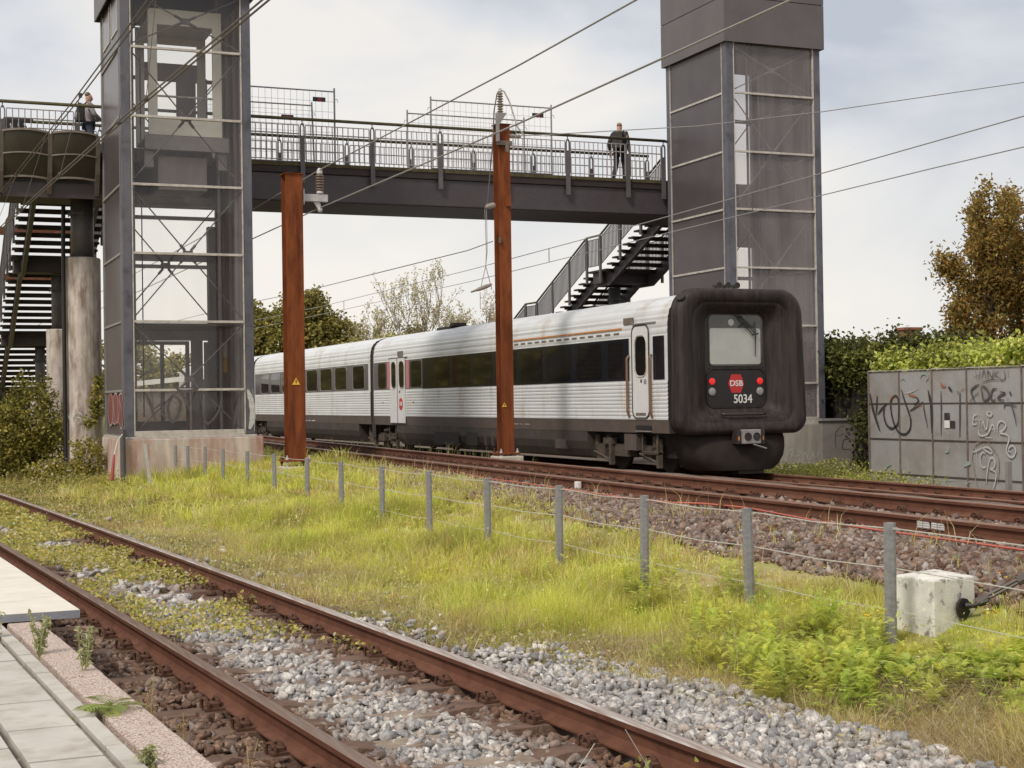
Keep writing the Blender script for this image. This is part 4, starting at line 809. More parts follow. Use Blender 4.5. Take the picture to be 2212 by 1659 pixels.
# anchor block with guy rod
bl = thing('anchor_block', 'whitewashed concrete anchor block behind the fence with dark guy rod', 'concrete block', (6.64, 8.36, .05))
mb = MB(); A = [(6.419, 8.492), (6.424, 8.092), (6.845, 8.183), (6.873, 8.64)]; c = Vector((6.64, 8.35)); k = 1.03
vs = [(c.x+(x-c.x)*k*1.02, c.y+(y-c.y)*k*1.02, -.25) for x, y in A]+[(x, y, .405) for x, y in A]+[(c.x, c.y, .42)]
mb.add(vs, [(3, 2, 1, 0)]+[(i, (i+1) % 4, 4+(i+1) % 4, 4+i) for i in range(4)]+[(4+i, 4+(i+1) % 4, 8) for i in range(4)]); mb.build('block', 'block', bl, bevel=.012)
mb = MB(); mb.tube([(6.70, 8.10, .22), (6.74, 8.05, .23), (6.80, 7.99, .26)], .022, 8).lathe((6.69, 8.13, .2), [(.07, 0), (.07, .02)], 12, (.25, -1, 0)); rg = mb.build('anchor_ring', 'black', bl)
mb = MB(); d = Vector((.9, -.45, .52)).normalized(); p0 = Vector((6.72, 8.06, .23)); nrm = Vector((0, 0, 1))
for s in (-.012, .012): mb.tube([p0+nrm*s, p0+d*5+nrm*s], .012, 6)
mb.tube([p0+d*.34, p0+d*.52], .034, 8).tube([p0+d*.03, p0+d*.12], .03, 8); mb.build('guy_rod', 'wire_dark', bl)
# red cable beside the middle track
cp = [(9.6, 30, .42), (9.47, 26.2, .42), (8.85, 22.9, .42), (8.69, 21.7, .42), (8.6, 19.3, .42), (8.40, 16.4, .42), (8.42, 15.3, .43), (8.62, 15.0, .43), (8.68, 14.5, .43), (8.7, 14.1, .43), (8.38, 12.3, .425), (8.3, 11.2, .42), (8.26, 10.3, .42), (8.2, 9.3, .42), (8.1, 7, .42)]
wire('red cable lying loosely along the rail of the middle track', cp, .011, 'cablered', 'red_cable', 'cable')
tag(MB().tube([(8.41, 28.4, .36), (9.0, 28.7, .37), (9.62, 29.15, .36), (10.3, 30.0, .38)], .025, 5).build('fallen_stick', 'wire_pale', None), 'pale fallen stick on the ballast near the left mast', 'stick')
mb = MB(); mb.tube([(4.25, 32.1, .1), (4.30, 32.2, .45), (4.33, 32.3, .62)], [.036, .032, .02], 8); rp_ = tag(mb.build('marker_pole', 'dull_red', None), 'red tipped thin pole leaning by the corner of the left tower base', 'pole')
MB().tube([(4.33, 32.3, .62), (4.42, 32.45, .9), (4.54, 32.55, 1.05)], .015, 6).build('pole_tip', 'wire_pale', rp_)

# ---------------------------------------------------------------- the train
tg = thing('passenger_train', 'grey white train with black rubber nose, red lamps and number 5034', 'train', (XT, 26.45, .06))
HW = 1.55
def arc_profile():
    P = [(1.53, .93), (1.545, 1.195, 'w')]
    z = 1.2
    while z < 2.0: P += [(1.553, z), (1.562, z+.012), (1.562, z+.05), (1.553, z+.062)]; z += .0815
    P += [(1.55, 2.03), (1.55, 2.94)]
    side = [(1.55, 2.96), (1.545, 3.15), (1.53, 3.32), (1.49, 3.46), (1.42, 3.57), (1.30, 3.665), (1.12, 3.74), (.85, 3.80), (.5, 3.84), (0, 3.86)]
    # resample the roof line with shallow ribs
    Q = []; L_ = 0
    for a, b in zip(side[:-1], side[1:]):
        a_, b_ = Vector(a), Vector(b); l = (b_-a_).length; n = max(1, int(l/.045)); nrm = Vector((b_.y-a_.y, -(b_.x-a_.x))).normalized()
        for i in range(n):
            p = a_+(b_-a_)*i/n; k = int(L_/.045); Q.append(p+nrm*(.004 if k % 3 else -.004)); L_ += l/n
    P += [(max(0, q.x), q.y) for q in Q]+[(0, 3.86)]
    return [(p[0], p[1]) for p in P]
PR = arc_profile()
def carriage(label, y0, y1):
    mb = MB(); full = PR+[(-x, z) for x, z in reversed(PR[:-1])]; n = len(full)
    mb.v = [(XT-x, y, z) for y in (y0, y1) for x, z in full]
    for i in range(n-1):
        zm = (full[i][1]+full[i+1][1])/2; mb.f.append((i, i+1, n+i+1, n+i)); mb.m.append(1 if zm < 1.19 else 0)
    mb.f += [tuple(range(n)), tuple(range(2*n-1, n-1, -1))]; mb.m += [2, 2]
    o = mb.build('carriage', ['train', 'train_band', 'gaiter'], tg); o['label'] = label
    # lower skirt pieces
    return o
def skirt(o, ya, yb):
    mb = MB(); pr = [(1.525, .925), (1.52, .70), (1.46, .52), (1.36, .36), (1.2, .30)]
    for s in (-1, 1):
        k = len(mb.v); mb.v += [(XT+s*x, y, z) for y in (ya, yb) for x, z in pr]; n = len(pr)
        for i in range(n-1): mb.f.append((k+i, k+i+1, k+n+i+1, k+n+i)); mb.m.append(0)
    for y in (ya, yb):
        k = len(mb.v); mb.v += [(XT-x, y, z) for x, z in pr]+[(XT+x, y, z) for x, z in reversed(pr)]; mb.f.append(tuple(range(k, k+2*len(pr)))); mb.m.append(0)
    return mb.build('lower_skirt', 'train_skirt', o)
def sidebox(name, o, y0, y1, z0, z1, mat, off=.018, th=.012, bev=0): return MB().box(XT-HW-off, XT-HW-off+th, y0, y1, z0, z1).build(name, mat, o, bevel=bev)
def rr2(y0, y1, z0, z1, r, n=5):
    P = []
    for cy, cz, a0 in ((y1-r, z1-r, 0), (y0+r, z1-r, pi/2), (y0+r, z0+r, pi), (y1-r, z0+r, 1.5*pi)):
        P += [(cy+r*cos(a0+i*pi/2/n), cz+r*sin(a0+i*pi/2/n)) for i in range(n+1)]
    return P
def sidepane(name, o, y0, y1, z0, z1, mat, off=.02, r=.1, th=.004): return MB().poly([(XT-HW-off, y, z) for y, z in rr2(y0, y1, z0, z1, r)], (th, 0, 0)).build(name, mat, o)
c1 = carriage('front carriage with dark window band and cab door', 26.47, 46.35); c2 = carriage('middle carriage with greyish window band', 46.72, 63.6); c3 = carriage('rear carriage end glimpsed beside the left tower', 63.95, 82)
for a, b in ((30.35, 44.1),): skirt(c1, a, b)
skirt(c2, 48.2, 61.5); skirt(c3, 66, 80)
MB().box(XT-1.15, XT+1.15, 26.9, 82, .40, .92).build('underframe', 'under', tg)
def gaiter(y0, y1):
    mb = MB(); P = [(1.50, .5), (1.52, 1.2), (1.52, 2.95), (1.50, 3.30), (1.40, 3.54), (1.28, 3.63), (1.1, 3.70), (.8, 3.76), (0, 3.81)]; full = P+[(-x, z) for x, z in reversed(P[:-1])]; n = len(full); ys = np.linspace(y0, y1, 5)
    for i, y in enumerate(ys): f = 1-.012*(i % 2); mb.v += [(XT-x*f, y, z) for x, z in full]
    for j in range(4):
        for i in range(n-1): mb.f.append((j*n+i, j*n+i+1, (j+1)*n+i+1, (j+1)*n+i)); mb.m.append(0)
    mb.build('gaiter', 'gaiter', tg)
gaiter(46.34, 46.73); gaiter(63.59, 63.96)
# window band of the front carriage: panes and pillars
sidebox('window_band', c1, 28.17, 41.5, 2.035, 2.935, 'winpill', .012, .012)
y = 28.35
for w_ in (.9, 1.5, 1.5, 1.5, 1.5, 1.5, 1.5, 1.35): 
    sidepane('window', c1, y+.10, y+w_-.10, 2.10, 2.88, 'win', .018, .06); y += w_+.13
sidepane('window', c1, 26.6, 27.08, 2.035, 2.93, 'winpill', .012, .02); sidepane('window', c1, 41.63, 42.6, 2.10, 2.88, 'win', .018, .12)
sidebox('band_end', c1, 41.5, 46.3, 2.05, 2.93, 'band2', .010, .012)
sidepane('window', c1, 45.05, 45.82, 2.09, 2.89, 'win', .018, .14)
# cab door
def door(o, y0, y1, z0, z1, wy0, wy1, wz0, wz1, sx=0):
    f = sidepane('door', o, y0, y1, z0, z1, 'train_door', .023, .16, .006)
    MB().poly([(XT-HW-.0205, y, z) for y, z in rr2(y0-.05, y1+.05, z0-.05, z1+.05, .2)], (.008, 0, 0)).build('door_seal', 'gaiter', f) if False else None
    mb = MB(); pts = rr2(y0-.03, y1+.03, z0-.03, z1+.03, .18); mb.tube([(XT-HW-.016, yy, zz) for yy, zz in pts+pts[:1]], .014, 5, cap=False); mb.build('door_seal', 'gaiter', f)
    g = sidepane('door_glass', f, wy0, wy1, wz0, wz1, 'win', .026, .17)
    mb = MB(); pts = rr2(wy0-.02, wy1+.02, wz0-.02, wz1+.02, .18); mb.tube([(XT-HW-.024, yy, zz) for yy, zz in pts+pts[:1]], .018, 5, cap=False); mb.build('glass_frame', 'alu', f); return f
d1 = door(c1, 27.28, 27.98, 1.26, 3.16, 27.36, 27.84, 2.13, 2.95)
for yy in (28.15, 27.13): MB().tube([(XT-HW-.02, yy, 2.56), (XT-HW-.07, yy, 2.50), (XT-HW-.07, yy, 1.38), (XT-HW-.02, yy, 1.25)], .027, 6).build('handrail', 'brownrail', d1)
sidebox('door_step', d1, 27.4, 27.85, 1.29, 1.35, 'seam', .028); sidebox('lock_plate', d1, 27.36, 27.47, 1.95, 2.05, 'alu_grey', .028); sidebox('lock_plate', d1, 27.56, 27.62, 1.98, 2.05, 'black', .028)
sidebox('rain_gutter', c1, 26.95, 28.0, 3.215, 3.235, 'alu_grey', .03, .03)
sidebox('side_vent', c1, 27.95, 28.40, 3.23, 3.37, 'seam', .012, .02); mb = MB()
sidebox('foot_step', c1, 27.22, 27.9, .975, 1.085, 'black', .008, .03); sidebox('step_tread', c1, 27.22, 27.9, .955, .975, 'alu_grey', .02, .05)
sidebox('orange_line', c1, 28.5, 34.5, 3.14, 3.172, 'orange', .014, .02)
vt = MB()
for i in range(14): vt.box(XT-HW-.012, XT-HW, 28.62+i*.43, 28.62+i*.43+.25, 3.035, 3.075)
o = vt.build('vent_slots', 'seam', c1)
# double door at the rear of the front carriage
f = sidebox('door', c1, 43.1, 44.55, 1.0, 3.0, 'train_door', .032, .02)
sidebox('door_joint', f, 43.80, 43.84, .95, 3.0, 'gaiter', .035, .01)
for a, b in ((43.15, 43.62), (43.95, 44.38)):
    sidepane('door_glass', f, a, b, 2.09, 2.89, 'win', .037, .16); mb = MB(); pts = rr2(a-.02, b+.02, 2.07, 2.91, .18); mb.tube([(XT-HW-.036, yy, zz) for yy, zz in pts+pts[:1]], .016, 5, cap=False); mb.build('glass_frame', 'alu', f)
for a, b in ((44.6, 44.85), (42.72, 42.98)): sidebox('pink_strip', c1, a, b, 2.06, 2.92, 'pink', .024, .012)
sidebox('rain_gutter', c1, 42.9, 44.7, 3.01, 3.03, 'gaiter', .03, .03); sidebox('destination_display', c1, 43.33, 43.82, 3.06, 3.22, 'seam', .02, .03)
em = MB().poly([(XT-HW-.037, 43.49+dy, 1.587+dz) for dy, dz in ((-.10, .18), (.10, .18), (.19, .06), (.19, -.06), (.10, -.18), (-.10, -.18), (-.19, -.06), (-.19, .06))], (.003, 0, 0)).build('emblem', 'red', f)
text_part('lettering', 'DSB', (XT-HW-.041, 43.49, 1.587), .17, 'white', em, (radians(90), 0, radians(-90)), bold=.002)
sidebox('door_button', f, 43.55, 43.66, 1.93, 2.0, 'seam', .038)
for yy in (45.3, 42.3): sidebox('jacking_mark', c1, yy, yy+.12, 1.62, 1.65, 'gaiter', .018)
# middle carriage windows
sidebox('window_band', c2, 46.95, 63.45, 2.06, 2.93, 'band2', .012, .012)
for a, b in ((47.35, 48.65), (49.45, 50.85), (51.3, 52.8), (53.25, 54.75), (55.2, 56.7), (57.1, 58.6), (59.0, 60.5), (60.9, 62.3)):
    sidepane('window', c2, a, b, 2.11, 2.87, 'win', .018, .13)
    mb = MB(); pts = rr2(a-.015, b+.015, 2.095, 2.885, .14); mb.tube([(XT-HW-.016, yy, zz) for yy, zz in pts+pts[:1]], .012, 5, cap=False); mb.build('window_frame', 'alu_grey', c2)
tx = MB()
for k, (yy, ww) in enumerate(((55.4, .25), (55.1, .2), (54.7, .3), (54.2, .45))): tx.box(XT-HW+.008, XT-HW+.014, yy-ww, yy, .985, 1.02)
tx.build('small_print', 'tag_w', c2); tx = MB()
for k, (yy, ww) in enumerate(((34.9, .2), (34.6, .3), (34.2, .15), (33.9, .3))): tx.box(XT-HW+.008, XT-HW+.014, yy-ww, yy, 1.04, 1.07)
tx.build('small_print', 'tag_b', c1)
for a, b, z0, z1, m in ((37.2, 38.0, .45, .80, 'under'), (38.6, 40.6, .42, .78, 'under'), (31.5, 32.1, .5, .72, 'train_band')): MB().box(XT-1.53, XT-1.40, a, b, z0, z1).build('skirt_hatch', m, c1)
lv = MB()
for yb_ in (35.5, 36.0, 36.5):
    for k in range(7): lv.box(XT-1.535, XT-1.45, yb_, yb_+.16, .48+.045*k, .505+.045*k)
lv.build('louvre', 'train_band', c1)
# bogies
def bogie(yc, name='bogie'):
    b = MB(); x = XT-1.28
    b.box(x-.05, x+.05, yc-1.55, yc+1.55, .52, .66).box(x-.12, x+.06, yc-.35, yc+.35, .40, .60)
    for d in (-1, 1):
        yy = yc+d*1.1; b.box(x-.10, x+.08, yy-.2, yy+.2, .32, .62).tube([(x-.02, yy-.28, .62), (x-.02, yy-.28, .85)], .075, 8).tube([(x-.02, yy+.28, .62), (x-.02, yy+.28, .85)], .075, 8)
        b.tube([(x-.11, yy-.5, .30), (x-.11, yy+.3, .48)], .03, 6).box(x-.16, x-.06, yy-.62, yy-.52, .2, .80)
    b.box(x-.14, x-.02, yc+.45, yc+.9, .66, .80).tube([(x-.1, yc-.9, .78), (x-.1, yc-.35, .74)], .05, 6).box(x-.18, x-.05, yc-1.72, yc-1.05, .48, .52)
    for a, c in (((-1.72, .5), (-1.72, .9)), ((-1.05, .5), (-1.05, .9)), ((-1.72, .52), (-1.05, .52))): b.tube([(x-.17, yc+a[0], a[1]), (x-.17, yc+c[0], c[1])], .022, 6)
    o = b.build(name, 'bogie', tg)
    for d in (-1, 1):
        for sx in (-1, 1): MB().lathe((XT+sx*.80-.065, yc+d*1.1, .06+.43), [(.36, 0), (.43, .01), (.43, .11), (.38, .13)], 24, (1, 0, 0)).build('wheel', 'under', o)
    return o
bogie(28.85); bogie(46.1); bogie(63.8)
MB().box(XT-1.50, XT-1.36, 28.0, 28.55, .55, .9).build('equipment_box', 'train_band', c1)
# roof gear
mb = MB(); mb.box(XT-1.05, XT-.55, 40.5, 41.6, 3.74, 3.84).box(XT-1.0, XT-.6, 40.3, 40.6, 3.84, 3.93); mb.build('roof_exhaust', 'under', c1)
hn = MB()
for x in (15.74, 15.95, 16.17): hn.lathe((x, 26.75, 3.965), [(.02, 0), (.028, .18), (.06, .26), (.066, .28)], 10, (0, -1, 0)).box(x-.02, x+.02, 26.6, 26.7, 3.84, 3.96)
hn.build('horns', 'under', tg)
# rubber nose: lofted rounded rectangles
def rrect(hw, z0, z1, r, n=7, rb=None):
    P = []; rb = rb or r
    for sx, sz, a0, q in ((1, 1, 0, r), (-1, 1, pi/2, r), (-1, -1, pi, rb), (1, -1, 1.5*pi, rb)):
        cx = sx*(hw-q); cz = z1-q if sz > 0 else z0+q; P += [(cx+q*cos(a0+i*pi/2/n), cz+q*sin(a0+i*pi/2/n)) for i in range(n+1)]
    return P
LP = [(26.50, 1.50, .96, 3.80, .44), (26.45, 1.55, .90, 3.87, .46), (26.345, 1.565, .885, 3.885, .53), (26.335, 1.545, .905, 3.865, .53), (26.31, 1.545, .905, 3.865, .53), (26.30, 1.56, .89, 3.88, .53), (26.21, 1.555, .89, 3.875, .53), (26.16, 1.53, .905, 3.855, .50), (26.115, 1.475, .945, 3.815, .50), (26.095, 1.40, 1.0, 3.75, .47), (26.12, 1.30, 1.07, 3.67, .40), (26.14, 1.21, 1.13, 3.60, .37), (26.152, 1.20, 1.137, 3.595, .365), (26.155, 1.185, 1.147, 3.583, .36), (26.152, 1.165, 1.16, 3.57, .36), (26.20, 1.06, 1.24, 3.51, .33), (26.27, .95, 1.305, 3.465, .30), (26.335, .86, 1.36, 3.425, .28), (26.385, .785, 1.40, 3.39, .24), (26.405, .74, 1.43, 3.37, .2)]
def taper(x, z): return x*(1-.042*max(0, (z-1.6)/2.3)**1.5)
mb = MB(); K = None
for yy, hw, z0, z1, r in LP:
    P = rrect(hw, z0, z1, r, 7, r*(.66 if yy < 26.36 or hw > 1.5 else 1)); K = len(P); mb.v += [(XT+.985*taper(x, z), yy-.05*max(0, 2.2-z)*(yy < 26.3), z) for x, z in P]
for j in range(len(LP)-1):
    for i in range(K): mb.f.append((j*K+i, j*K+(i+1) % K, (j+1)*K+(i+1) % K, (j+1)*K+i)); mb.m.append(0)
nose = mb.build('rubber_nose', 'rubber', tg, smooth=True)
MB().lathe((XT-1.345, 26.22, 3.655), [(.10, 0), (.105, .06), (.09, .08)], 16, (-.55, -.3, .55)).build('nose_plug', 'under', nose)
MB().tube([(XT-.52, 26.12, 1.31), (XT-.42, 26.09, 1.30), (XT+.42, 26.09, 1.30), (XT+.52, 26.12, 1.31)], .028, 8).build('lip_bar', 'rubber2', nose, smooth=True)
# cab front inside the ring
def fpoly(name, pts, y, mat, parent, th=.006): return MB().poly([(XT+x, y, z) for x, z in pts], (0, th, 0)).build(name, mat, parent)
cf = fpoly('cab_front', rrect(.76, 1.42, 3.375, .2), 26.42, 'rubber2', tg, .02)
fpoly('windscreen_header', rrect(.62, 2.30, 3.33, .1), 26.408, 'cabgrey', cf); fpoly('cab_glow_panel', rrect(.60, 2.33, 3.07, .05), 26.400, 'glow_tone', cf); MB().lathe((XT-.10, 26.40, 3.19), [(.06, 0), (.07, .006)], 18, (0, -1, 0)).build('cab_lamp', 'glow_tone', cf)  # panel added behind the windscreen; interior glow put into its pale colour
fpoly('windscreen', rrect(.635, 2.295, 3.34, .12), 26.380, 'cabglass', cf)
pan = fpoly('lamp_panel', rrect(.66, 1.46, 2.21, .13), 26.400, 'black', cf); mb = MB(); pts = rrect(.68, 1.44, 2.235, .15); mb.tube([(XT+x, 26.40, z) for x, z in pts+pts[:1]], .018, 5, cap=False); mb.build('panel_rim', 'rubber', cf)
MB().box(XT-.62, XT+.66, 26.385, 26.41, 2.235, 2.26).build('sill_bar', 'rubber', cf)
for x in (-.57, .57):
    MB().lathe((XT+x, 26.396, 1.978), [(.072, 0), (.068, .018), (.04, .026)], 18, (0, -1, 0)).build('tail_lamp', 'lamp_red', pan); MB().lathe((XT+x, 26.396, 1.766), [(.085, 0), (.078, .018), (.04, .028)], 18, (0, -1, 0)).build('head_lamp', 'lamp_clear', pan)
hx = fpoly('logo_hexagon', [(.19, 1.93), (.11, 2.12), (-.11, 2.12), (-.19, 1.93), (-.11, 1.74), (.11, 1.74)], 26.392, 'red', pan, .005)
text_part('lettering', 'DSB', (XT, 26.388, 1.93), .165, 'white', hx, (radians(90), 0, 0), bold=.0022, sx=1.08)
text_part('number', '5034', (XT+.155, 26.392, 1.605), .25, 'white', pan, (radians(90), 0, 0), bold=.003, sx=.9)
wb = MB(); wy = 26.35
for a, b in (((-.05, 3.36), (.40, 2.93)), ((.03, 3.36), (.46, 2.95)), ((.10, 3.33), (.47, 3.0))): wb.tube([(XT+a[0], wy, a[1]), (XT+b[0], wy, b[1])], .011, 5)
wb.bar((XT+.38, wy, 2.93), (XT+.53, wy, 2.96), .02, .03).tube([(XT+.44, wy-.005, 3.22), (XT+.45, wy-.005, 2.9), (XT+.45, wy+.01, 2.48)], [.008, .016, .008], 5).bar((XT+.08, wy, 3.10), (XT+.25, wy, 3.18), .03, .03); wb.build('wiper', 'black', cf)
# plough skirt and coupler
SK = [(.98, 1.22, 26.30), (.80, 1.21, 26.14), (.62, 1.18, 26.07), (.44, 1.12, 26.03), (.28, 1.00, 26.02), (.16, .84, 26.04)]
mb = MB(); n = 13
for z, hw, yf in SK:
    for i in range(n): a = -pi/2+pi*i/(n-1); sx = sin(a); mb.v.append((XT+hw*(abs(sx)**.6)*(1 if sx > 0 else -1), 27.05-(27.05-yf)*(abs(cos(a))**.38), z))
for j in range(len(SK)-1):
    for i in range(n-1): mb.f.append((j*n+i, j*n+i+1, (j+1)*n+i+1, (j+1)*n+i)); mb.m.append(0)
mb.build('plough_skirt', 'plough', tg, smooth=True)
cp_ = MB(); cp_.box(XT-.19, XT+.22, 25.82, 26.0, .70, .99).box(XT-.12, XT+.12, 26.0, 26.7, .72, .95); co = cp_.build('coupler', 'galv', tg, bevel=.015); co.data.materials[0] = M['alu_grey']
for x in (-.09, .115): MB().lathe((XT+x, 25.822, .845), [(.085, 0), (.085, .012), (.07, .012), (.07, .004)], 16, (0, -1, 0)).build('coupler_cup', 'under', co)
for x in (-.30, .27): 
    e_ = MB().box(XT+x, XT+x+.085, 25.9, 26.1, .70, .99).build('electric_head', 'rubber2', tg); MB().box(XT+x+.025, XT+x+.06, 25.893, 25.9, .77, .85).build('contact_mark', 'orange', e_)
MB().tube([(XT+.02, 25.8, .69), (XT+.30, 25.75, .60)], .014, 5).build('coupler_lever', 'alu_grey', co)
MB().box(XT-.15, XT+.45, 26.1, 26.4, .08, .17).build('track_magnet', 'under', tg)

# ---------------------------------------------------------------- steel sheet wall with graffiti, low wall
ws = thing('steel_wall', 'grey steel sheet wall covered in black and white graffiti, on the right', 'wall', (20, 24, -.3))
cols_ = [27.28, 26.21, 25.12, 24.04, 22.46, 20.9, 19.4]; rows_ = [2.16, 1.46, .69, -.06, -.6]
for a, b in zip(cols_[:-1], cols_[1:]):
    for i, (zt, zb_) in enumerate(zip(rows_[:-1], rows_[1:])):
        MB().box(20+random.uniform(0, .008), 20.04, b+.012, a-.012, zb_+.010, zt-.010).build('steel_sheet', 'wallsteel', ws, bevel=.003)
MB().box(20.045, 20.07, 19.4, 27.28, -.6, 2.13).build('backing_sheet', 'seamdark', ws)
for a in cols_: MB().box(19.985, 20.045, a-.02, a+.02, -.6, 2.185).build('seam_strip', 'seam', ws)
for z in rows_[1:-1]: MB().box(19.988, 20.043, 19.4, 27.27, z-.013, z+.013).build('row_strip', 'seamdark', ws)
for a, b in zip(cols_[:-1], cols_[1:]): MB().poly([(19.97, b+.02, 2.165), (19.97, a-.02, 2.165), (19.97, a-.02, 2.19), (19.97, b+.02, 2.175)], (.1, 0, 0)).build('top_fold', 'alu', ws)
MB().box(20.0, 22.2, 27.29, 27.33, -.6, 2.14).build('end_sheet', 'wallsteel', ws); MB().box(19.4, 19.5, 22.2, 22.28, -.3, .35).build('cable_post', 'alu_grey', ws)
k, o, g, w, b, n = 'kogwbn'
WALL_TAGS=[('k',0.075,[(27.23,1.69),(27.14,1.35),(27.02,1.1),(26.89,0.85)]),('k',0.05,[(26.97,1.64),(26.99,1.46),(27.02,1.21)]),('k',0.05,[(26.62,1.47),(26.81,1.35),(26.97,1.22)]),('k',0.05,[(26.69,1.47),(26.75,1.24),(26.66,1.01),(26.46,0.92),(26.26,1.03),(26.22,1.28),(26.23,1.54),(26.33,1.63),(26.46,1.56),(26.5,1.38),(26.43,1.1),(26.29,0.89),(26.16,0.81),(25.99,0.81),(25.85,0.92),(25.82,1.11),(25.89,1.28),(26.0,1.49),(26.13,1.77)]),('k',0.045,[(25.4,1.49),(25.65,1.38),(25.85,1.3)]),('k',0.045,[(25.64,1.6),(25.55,1.52),(25.7,1.42)]),('n',0.04,[(25.4,1.49),(25.36,1.28),(25.26,0.94)]),('k',0.085,[(25.23,1.73),(25.15,1.48),(25.13,1.28),(25.13,0.83)]),('n',0.04,[(24.82,1.72),(24.82,1.28),(24.84,0.79)]),('n',0.05,[(24.23,1.69),(24.24,1.28),(24.26,0.77)]),('o',0.06,[(24.83,1.89),(24.78,1.82),(24.67,1.8)]),('k',0.06,[(24.59,1.8),(24.53,1.75),(24.47,1.7)]),('o',0.05,[(24.2,1.72),(24.11,1.75)]),('k',0.05,[(24.3,1.71),(24.28,1.64)]),('o',0.035,[(26.54,1.5),(26.47,1.59),(26.37,1.64)]),('o',0.05,[(25.89,1.65),(25.72,1.62),(25.61,1.6)]),('o',0.05,[(25.65,1.39),(25.46,1.43)]),('g',0.035,[(25.48,1.99),(25.44,2.06),(25.33,2.08),(25.24,2.03),(25.25,1.97),(25.31,1.92)]),('g',0.03,[(26.14,1.97),(26.04,2.0),(25.99,1.95)]),('g',0.09,[(24.15,0.19),(24.04,0.24),(23.94,0.24)]),('g',0.04,[(26.8,-0.02),(26.66,0.09),(26.51,0.15)]),('g',0.05,[(24.73,0.45),(24.63,0.48),(24.64,0.58)]),('g',0.04,[(24.7,-0.12),(24.44,-0.11)]),('w',0.035,[(24.87,-0.11),(24.85,-0.23)]),('w',0.04,[(24.11,-0.18),(23.97,-0.11)]),('w',0.03,[(24.38,-0.22),(24.36,-0.32)]),('g',0.03,[(25.04,0.89),(24.9,0.84)]),('w',0.025,[(24.74,0.91),(24.57,0.82)]),('w',0.02,[(26.58,0.76),(26.35,0.9)]),('g',0.025,[(27.26,0.94),(27.06,1.06)]),('w',0.03,[(24.35,0.64),(24.25,0.54)]),('w',0.02,[(26.02,1.68),(25.77,1.71),(25.56,1.79)]),('n',0.025,[(23.81,1.97),(23.6,2.03)]),('n',0.025,[(23.75,2.12),(23.69,1.91)]),('n',0.025,[(23.6,2.12),(23.65,1.92)]),('n',0.022,[(23.56,1.95),(23.5,2.11),(23.44,1.94)]),('n',0.022,[(23.38,1.94),(23.38,2.1),(23.26,1.96),(23.23,2.11)]),('n',0.022,[(23.18,2.11),(23.2,1.94)]),('n',0.022,[(23.06,2.09),(23.18,2.02),(23.04,1.94)]),('n',0.022,[(22.92,2.11),(22.89,1.95),(22.99,1.9),(23.04,1.95)]),('n',0.022,[(22.81,2.12),(22.8,1.96)]),('n',0.02,[(23.57,1.86),(23.3,1.92),(23.04,1.9)]),('n',0.05,[(23.64,1.84),(23.88,1.71),(23.77,1.49)]),('n',0.04,[(23.86,1.57),(23.66,1.67)]),('n',0.04,[(23.94,1.49),(23.79,1.6)]),('n',0.045,[(23.59,1.79),(23.51,1.51),(23.35,1.59),(23.44,1.75),(23.58,1.8)]),('n',0.04,[(23.12,1.74),(23.25,1.72),(23.31,1.57),(23.24,1.5),(23.17,1.54)]),('n',0.04,[(23.05,1.68),(22.9,1.65),(23.05,1.6),(23.1,1.54),(22.92,1.51)]),('n',0.13,[(22.77,1.68),(22.73,1.61)]),('n',0.03,[(22.81,1.55),(22.84,1.49)]),('n',0.04,[(22.94,1.35),(22.88,1.45),(22.58,1.39)]),('n',0.035,[(22.76,1.46),(22.67,1.28),(22.6,1.03)]),('w',0.035,[(23.35,1.3),(23.41,1.28),(23.42,1.24),(23.36,1.2),(23.29,1.22),(23.28,1.26),(23.33,1.3)]),('w',0.035,[(23.71,1.24),(23.81,1.2),(23.84,1.04),(23.72,1.05)]),('w',0.03,[(23.83,1.12),(23.73,1.14)]),('w',0.03,[(23.71,1.13),(23.57,1.14)]),('w',0.03,[(23.64,1.14),(23.66,0.99)]),('w',0.03,[(23.57,0.99),(23.55,1.12),(23.46,0.93),(23.38,1.17)]),('w',0.035,[(23.68,0.92),(23.66,0.83),(23.56,0.81),(23.4,0.86),(23.27,1.04),(23.19,0.88)]),('w',0.025,[(23.34,0.94),(23.18,0.96)]),('w',0.035,[(23.14,0.83),(23.11,1.05),(23.0,1.11),(22.89,1.03),(22.95,0.94),(23.07,0.88),(22.87,0.84),(22.8,0.76),(22.85,0.65),(22.89,0.53),(22.81,0.42),(22.7,0.42),(22.63,0.53),(22.7,0.63),(22.8,0.6),(22.83,0.53),(22.76,0.51)]),('w',0.03,[(23.91,1.01),(23.88,1.01)]),('w',0.03,[(23.86,0.95),(23.83,0.95)]),('w',0.02,[(23.23,1.85),(23.23,1.79)]),('w',0.04,[(23.49,0.78),(23.28,0.78)]),('w',0.03,[(23.8,0.63),(23.74,0.41)]),('w',0.03,[(23.89,0.47),(23.71,0.52),(23.57,0.58)]),('w',0.03,[(23.57,0.56),(23.45,0.59),(23.31,0.53),(23.31,0.47),(23.45,0.5),(23.55,0.56)]),('w',0.03,[(23.49,0.46),(23.57,0.48),(23.64,0.39),(23.62,0.23),(23.56,0.18),(23.48,0.21)]),('w',0.03,[(23.48,-0.13),(23.43,0.16),(23.36,0.35),(23.27,0.38),(23.21,0.28),(23.27,0.18),(23.39,0.16),(23.21,0.1),(23.21,-0.07),(23.34,-0.34)]),('b',0.025,[(23.59,0.7),(23.8,0.62),(23.89,0.39),(23.86,0.23),(23.78,-0.1),(23.69,-0.32)]),('b',0.03,[(23.41,0.7),(23.2,0.5),(23.11,0.3),(23.15,-0.12)])]
